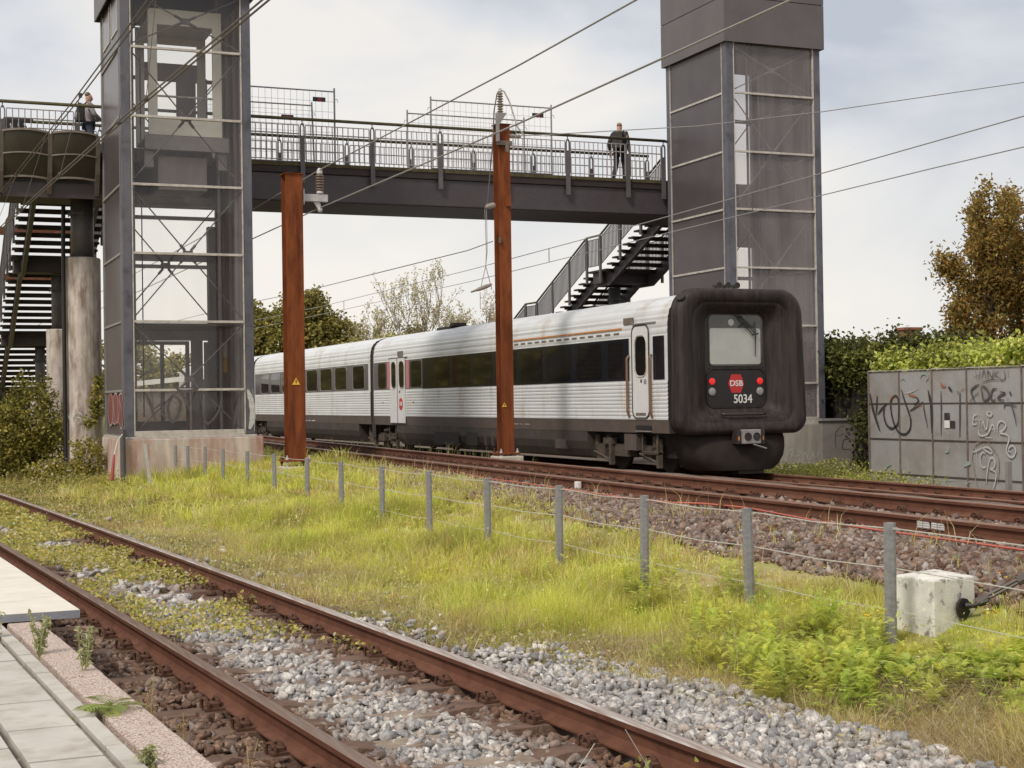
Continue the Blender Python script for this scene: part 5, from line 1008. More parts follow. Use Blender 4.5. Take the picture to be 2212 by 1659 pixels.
GLASS_TAGS=[('n',0.07,[(5.07,1.96),(5.2,1.62),(5.29,1.28)]),('n',0.05,[(5.21,1.97),(5.24,1.61)]),('n',0.06,[(5.26,1.58),(5.48,1.73),(5.42,1.51),(5.52,1.34)]),('n',0.07,[(5.67,1.86),(5.55,1.62),(5.62,1.31),(5.75,1.4),(5.83,1.7),(5.7,1.86)]),('n',0.06,[(5.85,1.96),(5.97,1.68),(6.04,1.48)]),('n',0.06,[(6.2,1.96),(6.04,1.66)]),('n',0.05,[(6.28,1.76),(6.38,1.25),(6.63,1.47),(6.74,1.86)]),('n',0.06,[(7.14,1.9),(7.07,1.59),(6.98,1.13)]),('n',0.07,[(5.74,2.02),(5.85,1.96),(6.07,1.97),(6.22,2.01)])]
RED_FILL=[(35.11,1.94),(34.72,1.96),(34.4,1.88),(34.08,1.95),(33.72,1.86),(33.23,1.94),(32.98,1.82),(32.93,1.26),(33.23,1.17),(33.52,1.28),(33.77,1.25),(34.14,1.28),(34.52,1.24),(34.98,1.22),(35.3,1.34),(35.34,1.7)]
RED_LINES=[[(35.03,1.98),(35.19,1.7),(35.28,1.48),(35.1,1.27),(34.9,1.21),(34.57,1.31),(34.48,1.59),(34.52,1.83),(34.77,1.95)],[(34.39,1.87),(34.35,1.59),(34.44,1.31),(34.07,1.27),(34.29,1.59),(34.27,1.83),(34.01,1.95),(33.7,1.86),(33.67,1.59),(33.75,1.32),(34.0,1.28)],[(33.52,1.83),(33.42,1.59),(33.56,1.37),(33.7,1.24)],[(33.45,1.29),(33.16,1.16),(32.91,1.29),(32.83,1.59),(32.92,1.85),(33.15,1.94),(33.4,1.86),(33.29,1.72),(32.95,1.52)],[(33.63,2.03),(33.58,1.94)]]
PIER_TAGS=[[(3.84,1.47),(3.87,1.36),(3.9,1.49),(3.94,1.32)],[(3.89,1.42),(4.03,1.41)],[(4.0,1.3),(4.07,1.47),(4.16,1.5),(4.21,1.43)],[(4.05,1.41),(4.17,1.36),(4.08,1.21),(4.19,1.32),(4.3,1.37)],[(4.2,1.34),(4.2,1.12)],[(4.3,1.37),(4.45,1.13)],[(4.12,1.49),(4.25,1.41)]]
BASE_TAGS=[[(21.01,0.03),(21.08,-0.05),(21.07,0.1),(21.09,-0.07),(21.27,0.12)],[(21.35,-0.06),(21.33,0.09),(21.55,0.3),(21.47,0.03)],[(21.65,0.23),(21.77,0.18),(21.62,0.08),(21.45,0.18)],[(21.8,-0.03),(21.91,0.18),(22.03,-0.03),(22.18,0.16),(22.21,-0.03)],[(22.02,0.28),(22.26,0.02),(22.34,0.23),(22.19,-0.07)],[(21.71,0.3),(21.72,0.29)]]
LOW_TAGS=[[(22.6,0.87),(22.42,0.72),(22.38,0.48),(22.41,0.3)],[(22.38,0.6),(22.68,0.66)],[(22.86,0.53),(22.65,0.5),(22.61,0.28),(22.84,0.26)],[(22.91,0.27),(23.04,0.56),(23.08,0.26)]]
TM = {'k': 'tag_k', 'o': 'tag_o', 'g': 'tag_g', 'w': 'tag_w', 'b': 'tag_b', 'n': 'tag_n'}
for code, mt in TM.items():
    mb = MB()
    for j, (c, w_, pts) in enumerate(WALL_TAGS):
        if c == code: ribbon(mb, [(19.984-.0002*j, y, z) for y, z in pts], w_, (1, 0, 0), .12)
    if code in 'gw':
        for k in range(45):
            y = random.uniform(24.1, 27.2); z = random.uniform(-.3, 1.9); a = random.uniform(0, pi); l = random.uniform(.015, .06); ribbon(mb, [(19.9835-.0001*k, y, z), (19.9835-.0001*k, y+l*cos(a), z+l*sin(a))], random.uniform(.005, .014), (1, 0, 0), .4)
    mb.build('graffiti', mt, ws)
MB().box(19.981, 19.984, 24.56, 24.725, .95, 1.105).build('poster', 'white', ws); MB().box(19.981, 19.984, 24.56, 24.725, 1.11, 1.26).build('poster', 'tag_k', ws); MB().box(19.981, 19.984, 24.40, 24.55, .955, 1.10).build('poster', 'tag_k', ws)
mb = MB()
for j, pts in enumerate(BASE_TAGS): ribbon(mb, [(x, LY0-.124-.0002*j, z) for x, z in pts], .022, (0, 1, 0), .2)
mb.build('graffiti', 'tag_w', tr)
mb = MB()
for j, (c, w_, pts) in enumerate(GLASS_TAGS): ribbon(mb, [(x, LY0-.034-.0002*j, z) for x, z in pts], w_, (0, 1, 0), .15)
mb.build('graffiti', 'tag_n', tl)
MB().poly([(LX0-.016, y, z) for y, z in RED_FILL], (.003, 0, 0)).build('graffiti_fill', 'tag_red', tl); mb = MB()
for j, pts in enumerate(RED_LINES): ribbon(mb, [(LX0-.018-.0003*j, y, z) for y, z in pts], .028, (1, 0, 0), .1)
mb.build('graffiti', 'tag_pink', tl)
mb = MB()
for j, pts in enumerate(PIER_TAGS):
    Q = []
    for x, z in pts: dx = max(-.40, min(.40, x-4.30)); Q.append((4.30+dx*1.01, 37.25-sqrt(.435**2-dx*dx)-.002*j*.1, z))
    ribbon(mb, Q, .03, (0, 1, 0), .2)
mb.build('graffiti', 'tag_w', pl)
mb = MB(); [mb.tube([(LX1-.02+.0, LY0-.01, 1.05), (LX1-.01, LY0-.012, 1.5), (LX1-.05, LY0-.01, 2.0)], .004, 4)]
ribbon(mb, [(LX1-.13, LY0-.006, 1.1), (LX1-.06, LY0-.006, 1.35), (LX1-.08, LY0-.006, 1.7), (LX1-.16, LY0-.006, 1.98)], .12, (0, 1, 0), .2); mb.build('graffiti', 'tag_w', tl)
lw = thing('low_wall', 'low grey wall with faint scratched tag between right tower and steel wall', 'wall', (22.9, 32, 0))
MB().box(22.0, 23.25, 32.0, 32.18, -.5, 1.0).build('wall_panel', 'lowwall', lw); MB().box(21.95, 23.3, 31.96, 32.22, 1.003, 1.06).build('coping', 'alu_grey', lw)
MB().box(23.26, 23.44, 31.97, 32.2, -.5, 1.05).build('pillar', 'lowwall', lw); MB().poly([(23.45, 32.0, -.5), (25.3, 32.0, -.5), (25.3, 32.0, .45), (23.45, 32.0, .98)], (0, .18, 0)).build('wall_panel', 'lowwall', lw); MB().bar((23.46, 32.09, 1.02), (25.3, 32.09, .50), .24, .05).build('coping', 'alu_grey', lw)
mb = MB()
for j, pts in enumerate(LOW_TAGS): ribbon(mb, [(x, 31.997-.0003*j, z) for x, z in pts], .03, (0, 1, 0), .2)
mb.build('graffiti', 'tag_n', lw)

# ---------------------------------------------------------------- vegetation
def leaf_mesh(name, C, size, cols, parent=None, flat_=.35, mat='leaf', kind=None, asp=.62, fold=.18):
    """one four-cornered folded leaf per centre C, random facing"""
    C = np.asarray(C, float); n = len(C); R = RNG.normal(0, 1, (n, 3)); R[:, 2] = np.abs(R[:, 2])+flat_; R /= np.linalg.norm(R, axis=1)[:, None]
    T = RNG.normal(0, 1, (n, 3)); T -= (T*R).sum(1)[:, None]*R; T /= np.linalg.norm(T, axis=1)[:, None]; B = np.cross(R, T)
    s = (np.asarray(size)*np.ones(n))[:, None]; w = s*asp*.5; up = R*s*fold*.5
    V = np.stack([C-T*s*.5, C-T*s*.2+B*w+up, C+T*s*.18+B*w*.8+up*.8, C+T*s*.5-R*s*fold*.4, C+T*s*.18-B*w*.8+up*.8, C-T*s*.2-B*w+up], 1).reshape(-1, 3); I = np.arange(n)[:, None]*6
    F = np.concatenate([I+[0, 1, 2], I+[0, 2, 3], I+[0, 3, 4], I+[0, 4, 5]])
    return fmesh(name, V, F, mat, parent, np.repeat(cols, 6, 0), kind)
def pal(n, cs, p=None, var=.18):
    c = np.array(cs)[RNG.choice(len(cs), n, p=p)]; return np.clip(c*RNG.uniform(1-var, 1+var, (n, 1))*RNG.uniform(.94, 1.06, (n, 3)), 0, 1)
def blob(n, c, r, clumps, spread, shell=.55):
    """leaf centres in clumps through an ellipsoid, denser towards its skin"""
    d = RNG.normal(0, 1, (clumps, 3)); d /= np.linalg.norm(d, axis=1)[:, None]; rad = shell+(1-shell)*RNG.random((clumps, 1)); K = d*rad*np.array(r)+np.array(c)
    i = RNG.integers(0, clumps, n); return K[i]+RNG.normal(0, 1, (n, 3))*spread
def blades(name, B, h, w, lean, cols, kind='stuff', mat='grass'):
    n = len(B); a = RNG.uniform(0, 2*pi, n); w_ = np.stack([np.cos(a), np.sin(a), 0*a], -1)*(w/2)[:, None]; b = RNG.uniform(0, 2*pi, n); ld = np.stack([np.cos(b), np.sin(b), 0*b], -1)*(lean*h)[:, None]; up = np.array([0, 0, 1.])
    m = B+ld*.3+up*(h*.55)[:, None]; t = B+ld+up*(h*(1-.35*lean))[:, None]
    V = np.stack([B-w_, B+w_, m+w_*.75, m-w_*.75, t], 1).reshape(-1, 3); I = np.arange(n)[:, None]*5
    F = np.concatenate([I+[0, 1, 2], I+[0, 2, 3], I+[3, 2, 4]]); C = np.repeat(cols, 5, 0).reshape(n, 5, 3)
    return fmesh(name, V, F, mat, None, C.reshape(-1, 3), kind)
GREEN = [(.64, .67, .12), (.72, .72, .155), (.53, .58, .10), (.78, .75, .22), (.68, .63, .18)]; STRAW = [(.74, .63, .28), (.66, .54, .23), (.80, .71, .38), (.58, .43, .19)]
def vnoise(x, y, s, k=0):
    return .5+.25*(np.sin(x*s*1.3+y*s*.7+k)+np.sin(-x*s*.6+y*s*1.1+1.7*k)*.8+np.sin(x*s*2.1-y*s*1.9+k*.3)*.5)
# grass on the bank
def grass_pts(n, y0, y1, pw=1.0):
    y = y0+(y1-y0)*RNG.random(n)**pw; t = RNG.random(n); xa = np.interp(y, [5, 7, 9, 11, 14, 20, 30, 34], [4.62, 4.38, 4.12, 3.85, 3.45, 2.98, 2.25, 1.7]); xb = np.interp(y, [5, 7, 9, 11, 13, 17, 22, 30, 45], [7.5, 7.2, 6.85, 6.85, 7.0, 7.5, 8.2, 9.0, 9.6])
    x = xa+(xb-xa)*t; k = ~((x > 4.5) & (x < 7.75) & (y > 32.5) & (y < 36.2)) & ~((np.abs(x-6.64) < .3) & (np.abs(y-8.36) < .32)) & ~((np.abs(x-7.35) < .6) & (np.abs(y-28.7) < 1.1)); return x[k], y[k], ((x-xa)/(xb-xa))[k]
def tuft_blades(name, x, y, k, h, w, cols, spread):
    """k blades fan out of every tuft"""
    n = len(x); X = np.repeat(x, k); Y = np.repeat(y, k); a = RNG.uniform(0, 2*pi, n*k); rr = np.repeat(spread, k)*np.sqrt(RNG.random(n*k)); X = X+rr*np.cos(a); Y = Y+rr*np.sin(a); H = np.repeat(h, k)*RNG.uniform(.45, 1.1, n*k); ln = RNG.uniform(.05, .4, n*k)+rr/np.repeat(spread, k)*RNG.uniform(.1, .75, n*k)
    B = np.stack([X, Y, ground_z(X, Y)-.015], -1); m = n*k; t = RNG.uniform(0, 2*pi, m); W = np.stack([np.cos(t), np.sin(t), 0*t], -1)*(w*RNG.uniform(.6, 1.3, m)/2)[:, None]; aa = a+RNG.normal(0, .5, m); ld = np.stack([np.cos(aa), np.sin(aa), 0*aa], -1)*(ln*H)[:, None]
    M1 = B+ld*.35; M1[:, 2] += H*.6; T = B+ld; T[:, 2] += H*np.clip(1-.45*ln, .25, 1)
    V = np.stack([B-W, B+W, M1+W*.8, M1-W*.8, T], 1).reshape(-1, 3); I = np.arange(m)[:, None]*5; F = np.concatenate([I+[0, 1, 2], I+[0, 2, 3], I+[3, 2, 4]])
    C = np.repeat(cols, k, 0)*RNG.uniform(.78, 1.18, (m, 1)); return fmesh(name, V, F, 'grass', None, np.repeat(np.clip(C, 0, .9), 5, 0), 'stuff')
for n, k, y0, y1, hh, ww, sp, pw in ((7600, 24, 4.0, 12, (.05, .20), .0042, .05, 1.0), (8000, 18, 12, 22, (.06, .22), .0075, .07, 1.0), (6500, 11, 22, 45, (.07, .24), .015, .12, .9)):
    x, y, t = grass_pts(n, y0, y1, pw); m = vnoise(x, y, 1.7, 2); keep = RNG.random(len(x)) < np.clip(.42+1.4*sst((t-.02)/.30)*(.35+1.1*m), .3, 1)*np.where((t > .84) & (y > 11), .45, 1); x, y, t, m = x[keep], y[keep], t[keep], m[keep]
    edge = 1-sst((t-.04)/.36); dry = np.clip(.10+.85*edge+.55*(vnoise(x, y, .9, 5)-.5)+.45*(vnoise(x, y, 3.1, 9)-.5)+.3*(t > .85)+.45*((y < 7.0) & (x < 5.9))+RNG.normal(0, .12, len(x)), 0, 1); isdry = RNG.random(len(x)) < dry
    h = 1.6*RNG.uniform(hh[0], hh[1], len(x))*(.35+1.05*m)*np.where(t < .15, .7, 1)*np.where((t > .72) & (y < 20), .6, 1); h = np.where((t < .2) & (y < 9), np.maximum(h, RNG.uniform(.08, .24, len(x))), h); h = np.where((x/y > .73) & (x/y < .86) & (y < 8.6), np.minimum(h, .07), h); cols = np.where(isdry[:, None], pal(len(x), STRAW), pal(len(x), GREEN))*(.75+.5*vnoise(x, y, 2.3, 6))[:, None]
    tuft_blades('grass', x, y, k, h, ww, cols, np.full(len(x), sp)*RNG.uniform(.5, 1.4, len(x)))
# dry straw tufts: along the stones, in the right foreground and scattered
x, y, t = grass_pts(5200, 5.0, 24, 1.0); k = (RNG.random(len(x)) < np.where(((t < .42) & (y < 9.5)) | ((y < 7) & (x < 5.9)), .95, .22+.5*(t < .25))*(.3+1.2*vnoise(x, y, 2.0, 11))) & ~((x/y > .73) & (x/y < .86) & (y < 8.6)); x, y = x[k], y[k]
tuft_blades('dry_grass', x, y, 15, RNG.uniform(.08, .30, len(x)), .0035+.00025*np.repeat(y, 15), pal(len(x), STRAW+[(.44, .32, .15)]), RNG.uniform(.03, .09, len(x)))
# low broad-leaved herbs among the grass
x, y, t = grass_pts(16000, 6, 26, .9); k = vnoise(x, y, 2.9, 4) > .42; x, y = x[k], y[k]
leaf_mesh('meadow_herbs', np.stack([x, y, ground_z(x, y)+RNG.uniform(.01, .17, len(x))], -1), .022+.0011*y, pal(len(x), GREEN+STRAW[:2]), kind='stuff', asp=.4)
# tall thin seed stalks
x, y, t = grass_pts(800, 5.5, 24); k = (t > .1) & ~((x/y > .73) & (x/y < .86) & (y < 8.6)); x, y = x[k], y[k]
blades('grass_stalks', np.stack([x, y, ground_z(x, y)], -1), RNG.uniform(.22, .46, len(x)), np.full(len(x), .0036)+y*.0002, RNG.uniform(.05, .3, len(x)), pal(len(x), STRAW))
# dry stalks lying in the foreground litter
n = 9000; y = RNG.uniform(5.0, 10, n); x = RNG.uniform(4.5, 5.9, n); blades('dead_stalks', np.stack([x, y, ground_z(x, y)+.01], -1), RNG.uniform(.10, .30, n), np.full(n, .004), RNG.uniform(1.2, 2.3, n), pal(n, [(.60, .48, .27), (.46, .34, .19), (.70, .61, .41), (.30, .2, .12)]))
n = 9000; y = RNG.uniform(8, 22, n); x = cN(y)+RNG.uniform(.95, 2.5, n); blades('dead_stalks', np.stack([x, y, ground_z(x, y)*0-.195], -1), RNG.uniform(.05, .16, n), .004+.0004*y, RNG.uniform(.8, 2.6, n), pal(n, [(.56, .46, .26), (.42, .33, .19), (.66, .58, .38), (.46, .43, .14)]))
# feathery tansy clumps along the fence in the foreground
def frond(n_pin=9):
    V = [(-.006, 0, 0), (.006, 0, 0), (0, 1, .10)]; F = [(0, 1, 2)]
    for i in range(n_pin):
        t = .15+.8*i/n_pin; l = .34*(1-.8*abs(t-.4)); z = .1*t
        for s in (-1, 1):
            k = len(V); V += [(0, t-.02, z), (0, t+.022, z), (s*l, t+.17, z+.03), (s*l*.5, t+.05, z-.02)]; F += [(k, k+3, k+2), (k, k+2, k+1)]
    return np.array(V), np.array(F)
FV, FF = frond()
def fronds(name, P, size, az, el, cols, kind='stuff', parent=None):
    n = len(P); ca, sa, ce, se = np.cos(az), np.sin(az), np.cos(el), np.sin(el)
    Y = np.stack([ca*ce, sa*ce, se], -1); X_ = np.stack([-sa, ca, 0*ca], -1); Z = np.cross(X_, Y)
    droop = FV[:, 1]**2*.35
    V = P[:, None, :]+size[:, None, None]*(FV[None, :, 0:1]*X_[:, None]+FV[None, :, 1:2]*Y[:, None]+FV[None, :, 2:3]*Z[:, None]-droop[None, :, None]*np.array([0, 0, 1.]))
    F = (FF[None]+len(FV)*np.arange(n)[:, None, None]).reshape(-1, 3); return fmesh(name, V.reshape(-1, 3), F, 'leaf', parent, np.repeat(cols, len(FV), 0), kind)
cl = []
for (x0, y0, k, rx, ry) in ((5.15, 7.55, 38, .38, .55), (5.25, 8.5, 22, .4, .6), (5.65, 9.4, 12, .4, .7), (5.75, 7.75, 26, .45, .45), (6.1, 7.2, 28, .45, .4), (6.35, 6.6, 26, .4, .45), (5.9, 6.35, 16, .3, .3), (6.1, 5.75, 12, .35, .3), (6.0, 10.6, 12, .4, .8), (5.95, 8.5, 12, .3, .5)):
    for i in range(k): cl.append((x0+RNG.normal(0, rx*.5), y0+RNG.normal(0, ry*.5)))
PP, SZ, AZ, EL, CC = [], [], [], [], []; stems = []
for cx, cy in cl:
    gz = float(ground_z(cx, cy)); H = RNG.uniform(.16, .38); H = min(H, .12) if .735 < cx/cy < .99 and cy < 8.4 else H; ns = RNG.integers(4, 7); tint = RNG.uniform(.6, 1.15)*np.array([RNG.uniform(.85, 1.12), 1, RNG.uniform(.8, 1.5)])
    for j in range(ns):
        sx, sy_ = cx+RNG.normal(0, .06), cy+RNG.normal(0, .06); lx, ly = RNG.normal(0, .05, 2); stems.append((sx, sy_, gz, H))
        for q in range(11):
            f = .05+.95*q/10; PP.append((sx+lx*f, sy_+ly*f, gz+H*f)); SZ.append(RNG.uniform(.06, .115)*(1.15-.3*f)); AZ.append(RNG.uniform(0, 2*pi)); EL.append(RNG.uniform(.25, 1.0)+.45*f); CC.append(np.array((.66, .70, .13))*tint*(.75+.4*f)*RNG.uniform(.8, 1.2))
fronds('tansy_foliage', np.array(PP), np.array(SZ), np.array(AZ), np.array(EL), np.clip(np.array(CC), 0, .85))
st = np.array(stems); blades('tansy_stems', st[:, :3], st[:, 3]*.95, np.full(len(st), .006), np.full(len(st), .12), pal(len(st), [(.40, .42, .12), (.36, .32, .12)]))
def rail_cov(n):
    y = 10+RNG.random(n)**.8*20; s = RNG.uniform(-.70, .70, n); x = cN(y)+s; k = (vnoise(x, y*.7, 2.6, 3)+(y-12)*.02 > .52) & (y+.9*s > 11.0+.5*np.sin(s*6)); x, y = x[k], y[k]; return np.stack([x, y, np.full(len(x), -.2)], -1)
# flowers
def flowers(name, C, r, cols): leaf_mesh(name, C, r, cols, None, 1.2, 'petal', 'stuff', 1.0, .1)
def scatter_fl(n, xr, yr, zr): x = RNG.uniform(*xr, n); y = RNG.uniform(*yr, n); return np.stack([x, y, ground_z(x, y)+RNG.uniform(*zr, n)], -1)
fl = [np.array([x, y, z])+RNG.normal(0, .022, (16, 3))*(1, 1, .35) for x, y, z in ((5.42, 7.45, .33), (5.50, 7.40, .35), (5.75, 6.72, .42))]+[scatter_fl(40, (6.5, 7.4), (7.2, 8.4), (.08, .2)), scatter_fl(60, (5.5, 7.2), (11, 17), (.15, .35))]
flowers('yellow_flowers', np.concatenate(fl), .018, pal(sum(map(len, fl)), [(.72, .46, .03), (.70, .58, .08)]))
fw = [scatter_fl(60, (5.3, 6.6), (5.8, 12), (.15, .35)), scatter_fl(320, (4.6, 7.5), (10, 22), (.12, .30)), scatter_fl(120, (2.2, 4.4), (24, 33), (.1, .3))]; q = rail_cov(420)[:150]; fw.append(q+np.stack([0*q[:, 0], 0*q[:, 0], RNG.uniform(.06, .13, len(q))], -1))
flowers('white_flowers', np.concatenate(fw), .019, pal(sum(map(len, fw)), [(.75, .74, .62), (.7, .66, .45)]))
# yellow-green ground cover between the siding rails and along it
def cover(n, f, z0, z1):
    C = f(n); return C+np.stack([0*C[:, 0], 0*C[:, 0], RNG.uniform(z0, z1, len(C))], -1)
C = cover(26000, rail_cov, .0, .12); yy = C[:, 1]; leaf_mesh('ground_cover', C, .026+.0012*yy, pal(len(C), [(.62, .54, .14), (.50, .47, .12), (.34, .34, .09), (.66, .52, .17), (.72, .66, .42)], [.28, .26, .2, .14, .12]), kind='stuff')
def side_cov(n):
    y = 8.6+RNG.random(n)*13; s = RNG.uniform(.95, 2.4, n); x = cN(y)+s; k = (vnoise(x, y, 2.4, 8) > .56); x, y = x[k], y[k]; return np.stack([x, y, np.full(len(x), -.2)], -1)
C = cover(9000, side_cov, .0, .10); leaf_mesh('ground_cover', C, .024+.001*C[:, 1], pal(len(C), [(.38, .38, .11), (.50, .48, .15), (.74, .72, .52), (.28, .28, .09)], [.33, .27, .25, .15]), kind='stuff')
# leafy band at the foot of the left shrubs and the tower
n = 13000; y = RNG.uniform(24, 36, n); x = RNG.uniform(-.5, 4.6, n); k = (x > cN(y)+1.0); x, y = x[k], y[k]; h = RNG.random(len(x))*(.12+.35*sst((y-28)/6)*vnoise(x, y, 1.5, 4))
leaf_mesh('weed_cover', np.stack([x, y, ground_z(x, y)+h], -1), .055, pal(len(x), [(.30, .29, .08), (.42, .38, .12), (.52, .46, .16), (.2, .2, .07), (.70, .65, .46)], [.27, .28, .2, .2, .05]), kind='stuff')
n = 7000; y = RNG.uniform(24.5, 32.5, n); x = RNG.uniform(18.3, 22.2, n); h = RNG.random(n)*(.12+.3*vnoise(x, y, 1.3)); k = ~((y > 27.0) & (y < 27.4) & (x > 19.9)) ; leaf_mesh('weed_cover', np.stack([x, y, ground_z(x, y)+h], -1)[k], .06, pal(k.sum(), [(.42, .44, .09), (.52, .52, .12), (.3, .33, .07), (.6, .56, .17)]), kind='stuff')
# weeds beside the train track and on the middle bed
def tufts(name, n, xr, yr, h, w, cs, dz=0): x = RNG.uniform(*xr, n); y = RNG.uniform(*yr, n); c = vnoise(x, y, 2.5, 7) > .5; x, y = x[c], y[c]; blades(name, np.stack([x, y, ground_z(x, y)+dz], -1), RNG.uniform(*h, len(x)), np.full(len(x), w), RNG.uniform(.1, .6, len(x)), pal(len(x), cs))
tufts('grass', 800, (12.3, 14.2), (30, 46), (.12, .38), .012, [(.36, .29, .14), (.30, .27, .10), (.44, .36, .19)]); tufts('grass', 500, (7.3, 8.2), (8.4, 22), (.08, .22), .008, GREEN+STRAW[:1]); tufts('grass', 160, (8.0, 8.3), (9, 26), (.25, .45), .008, STRAW)

# single plants on the platform edge
def weed(label, base, h, nst, kind, spread=.1):
    t = thing('weed', label, 'weed', base); x, y, z = base; sb = MB(); C = []
    for i in range(nst):
        a = RNG.uniform(0, 2*pi); l = h*RNG.uniform(.7, 1.05); tip = Vector((x+cos(a)*spread*l*2, y+sin(a)*spread*l*2, z+l)); mid = Vector((x, y, z)).lerp(tip, .5)+Vector((RNG.normal(0, .01), RNG.normal(0, .01), 0)); sb.tube([(x, y, z-.02), mid, tip], [.004, .0032, .0018], 5)
        for q in range(46): f = RNG.uniform(.15, 1); p = Vector((x, y, z)).lerp(tip, f); C.append((p.x+RNG.normal(0, .012), p.y+RNG.normal(0, .012), p.z))
    sb.build('stem', 'stem_green' if kind == 'green' else 'stem_dry', t); C = np.array(C)
    cs = [(.46, .46, .24), (.56, .55, .33), (.38, .39, .18)] if kind == 'green' else [(.46, .34, .16), (.56, .43, .22), (.34, .23, .11)]
    leaf_mesh('leaf', C, .034 if kind == 'green' else .024, pal(len(C), cs), t, .1, asp=.3)['kind'] = 'stuff'; return t
def onp(y, s, z): return (float(cN(y))+s, y, z)
weed('tall pale green weed rooted in the kerb joint beneath the pale slab', onp(8.6, -1.90, PZ-.03), .30, 5, 'green'); weed('slender pale green weed on the kerb, in front of the slab end', onp(7.95, -1.78, PZ-.03), .25, 3, 'green'); weed('small weed farther left at the platform joint by the slab', onp(9.3, -2.05, PZ-.03), .20, 3, 'green')
weed('dried brown weed between the kerb and the near rail', onp(7.9, -1.52, -.2), .42, 6, 'dry', .16); weed('thin dry stalk in the brown stones below the kerb', onp(7.2, -1.45, -.2), .36, 2, 'dry'); weed('second thin dry stalk in the brown stones, nearer than the first', onp(6.85, -1.25, -.2), .34, 2, 'dry')
weed('tiny weed in the paving joint at the bottom edge', onp(5.75, -1.93, PZ-.03), .09, 3, 'green')
t = thing('thistle_rosette', 'flat green thistle rosette growing over the pale kerb', 'plant', onp(6.85, -1.86, PZ))
n = 16; a = RNG.uniform(0, 2*pi, n); fronds('leaf', np.array([onp(6.85, -1.86, PZ+.01)]*n)+RNG.normal(0, .012, (n, 3))*(1, 1, .3), RNG.uniform(.12, .19, n), a, RNG.uniform(.05, .6, n), pal(n, [(.36, .40, .12), (.46, .47, .18), (.28, .32, .10)]), 'stuff', t)
# young shoots with round leaves by the near rail at the lower edge
for i, (y, s) in enumerate(((5.75, .55), (5.95, .62), (5.62, .66), (6.3, .5))):
    x = float(cN(y))+s; t = thing('sprout', ['yellow green sprout by the lower rail, first', 'yellow green sprout beside the web of the bright rail', 'yellow green sprout at the very edge of the stones', 'small sprout a little farther along the bright rail'][i], 'plant', (x, y, -.18)); sb = MB().tube([(x, y, -.2), (x+.02, y, -.06)], .003, 5); sb.build('stem', 'stem_green', t); C = np.array([x, y, -.1])+RNG.normal(0, .035, (14, 3)); leaf_mesh('leaf', C, .035, pal(14, [(.42, .40, .10), (.34, .36, .1), (.5, .36, .12)]), t, asp=.8)['kind'] = 'stuff'
# long thin grass stalks in front of the rails
sb = MB()
for (y, s, h, l) in ((5.9, -.86, .26, .03), (5.88, -.84, .22, -.05), (6.0, -.9, .16, .1), (5.7, .25, .44, -.18), (5.6, -.35, .42, .22)): x, yy, z = onp(y, s, -.2); sb.tube([(x, yy, z), (x+l*.4, yy, z+h*.6), (x+l, yy, z+h)], .0018, 4)
o = sb.build('grass_stalks', 'wire_pale'); o['kind'] = 'stuff'

# hedges
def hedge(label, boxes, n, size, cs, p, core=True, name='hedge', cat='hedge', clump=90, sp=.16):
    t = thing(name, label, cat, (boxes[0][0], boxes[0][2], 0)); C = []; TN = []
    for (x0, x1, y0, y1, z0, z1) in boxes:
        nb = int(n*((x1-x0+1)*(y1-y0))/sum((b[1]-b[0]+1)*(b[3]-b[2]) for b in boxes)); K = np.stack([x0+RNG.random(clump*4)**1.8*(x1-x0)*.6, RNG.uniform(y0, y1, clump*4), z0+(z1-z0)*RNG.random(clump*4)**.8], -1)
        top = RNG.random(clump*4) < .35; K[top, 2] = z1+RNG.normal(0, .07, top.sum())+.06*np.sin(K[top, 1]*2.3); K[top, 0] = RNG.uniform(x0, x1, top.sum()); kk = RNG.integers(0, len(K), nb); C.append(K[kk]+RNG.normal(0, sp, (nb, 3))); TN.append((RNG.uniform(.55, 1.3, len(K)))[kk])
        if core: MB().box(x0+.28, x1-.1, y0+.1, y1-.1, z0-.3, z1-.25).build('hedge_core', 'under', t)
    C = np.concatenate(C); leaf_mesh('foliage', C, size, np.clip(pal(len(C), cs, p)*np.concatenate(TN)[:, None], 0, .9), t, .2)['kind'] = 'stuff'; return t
hedge('ivy hedge with shade put into its dark leaf colours, behind the low wall and the right tower', [(22.9, 24.4, 28.6, 35.8, -.3, 2.85), (23.2, 24.6, 35.8, 44, -.3, 3.05)], 34000, .11, [(.065, .07, .02), (.10, .11, .03), (.15, .16, .045), (.25, .25, .08)], [.36, .32, .22, .10])  # shaded half of the hedge: the shade is in this darker leaf palette
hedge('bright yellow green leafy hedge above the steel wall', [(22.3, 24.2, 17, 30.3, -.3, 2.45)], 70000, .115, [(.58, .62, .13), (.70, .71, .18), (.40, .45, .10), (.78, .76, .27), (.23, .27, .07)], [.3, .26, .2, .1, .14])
t_ = [o for o in COL.objects if o.name.startswith('hedge') and o.type == 'EMPTY'][0]; n = 4200; y = RNG.uniform(28.8, 36, n); C = np.stack([22.85+RNG.random(n)**1.5*.9, y, 2.72+.02*(y-28)+.10*np.sin(y*2.3)-RNG.random(n)**2*.75], -1)+RNG.normal(0, .07, (n, 3)); leaf_mesh('top_leaves', C, .11, pal(n, [(.34, .36, .09), (.26, .28, .07), (.46, .46, .14)]), t_, .4)['kind'] = 'stuff'  # paler leaves along the hedge top and upper face
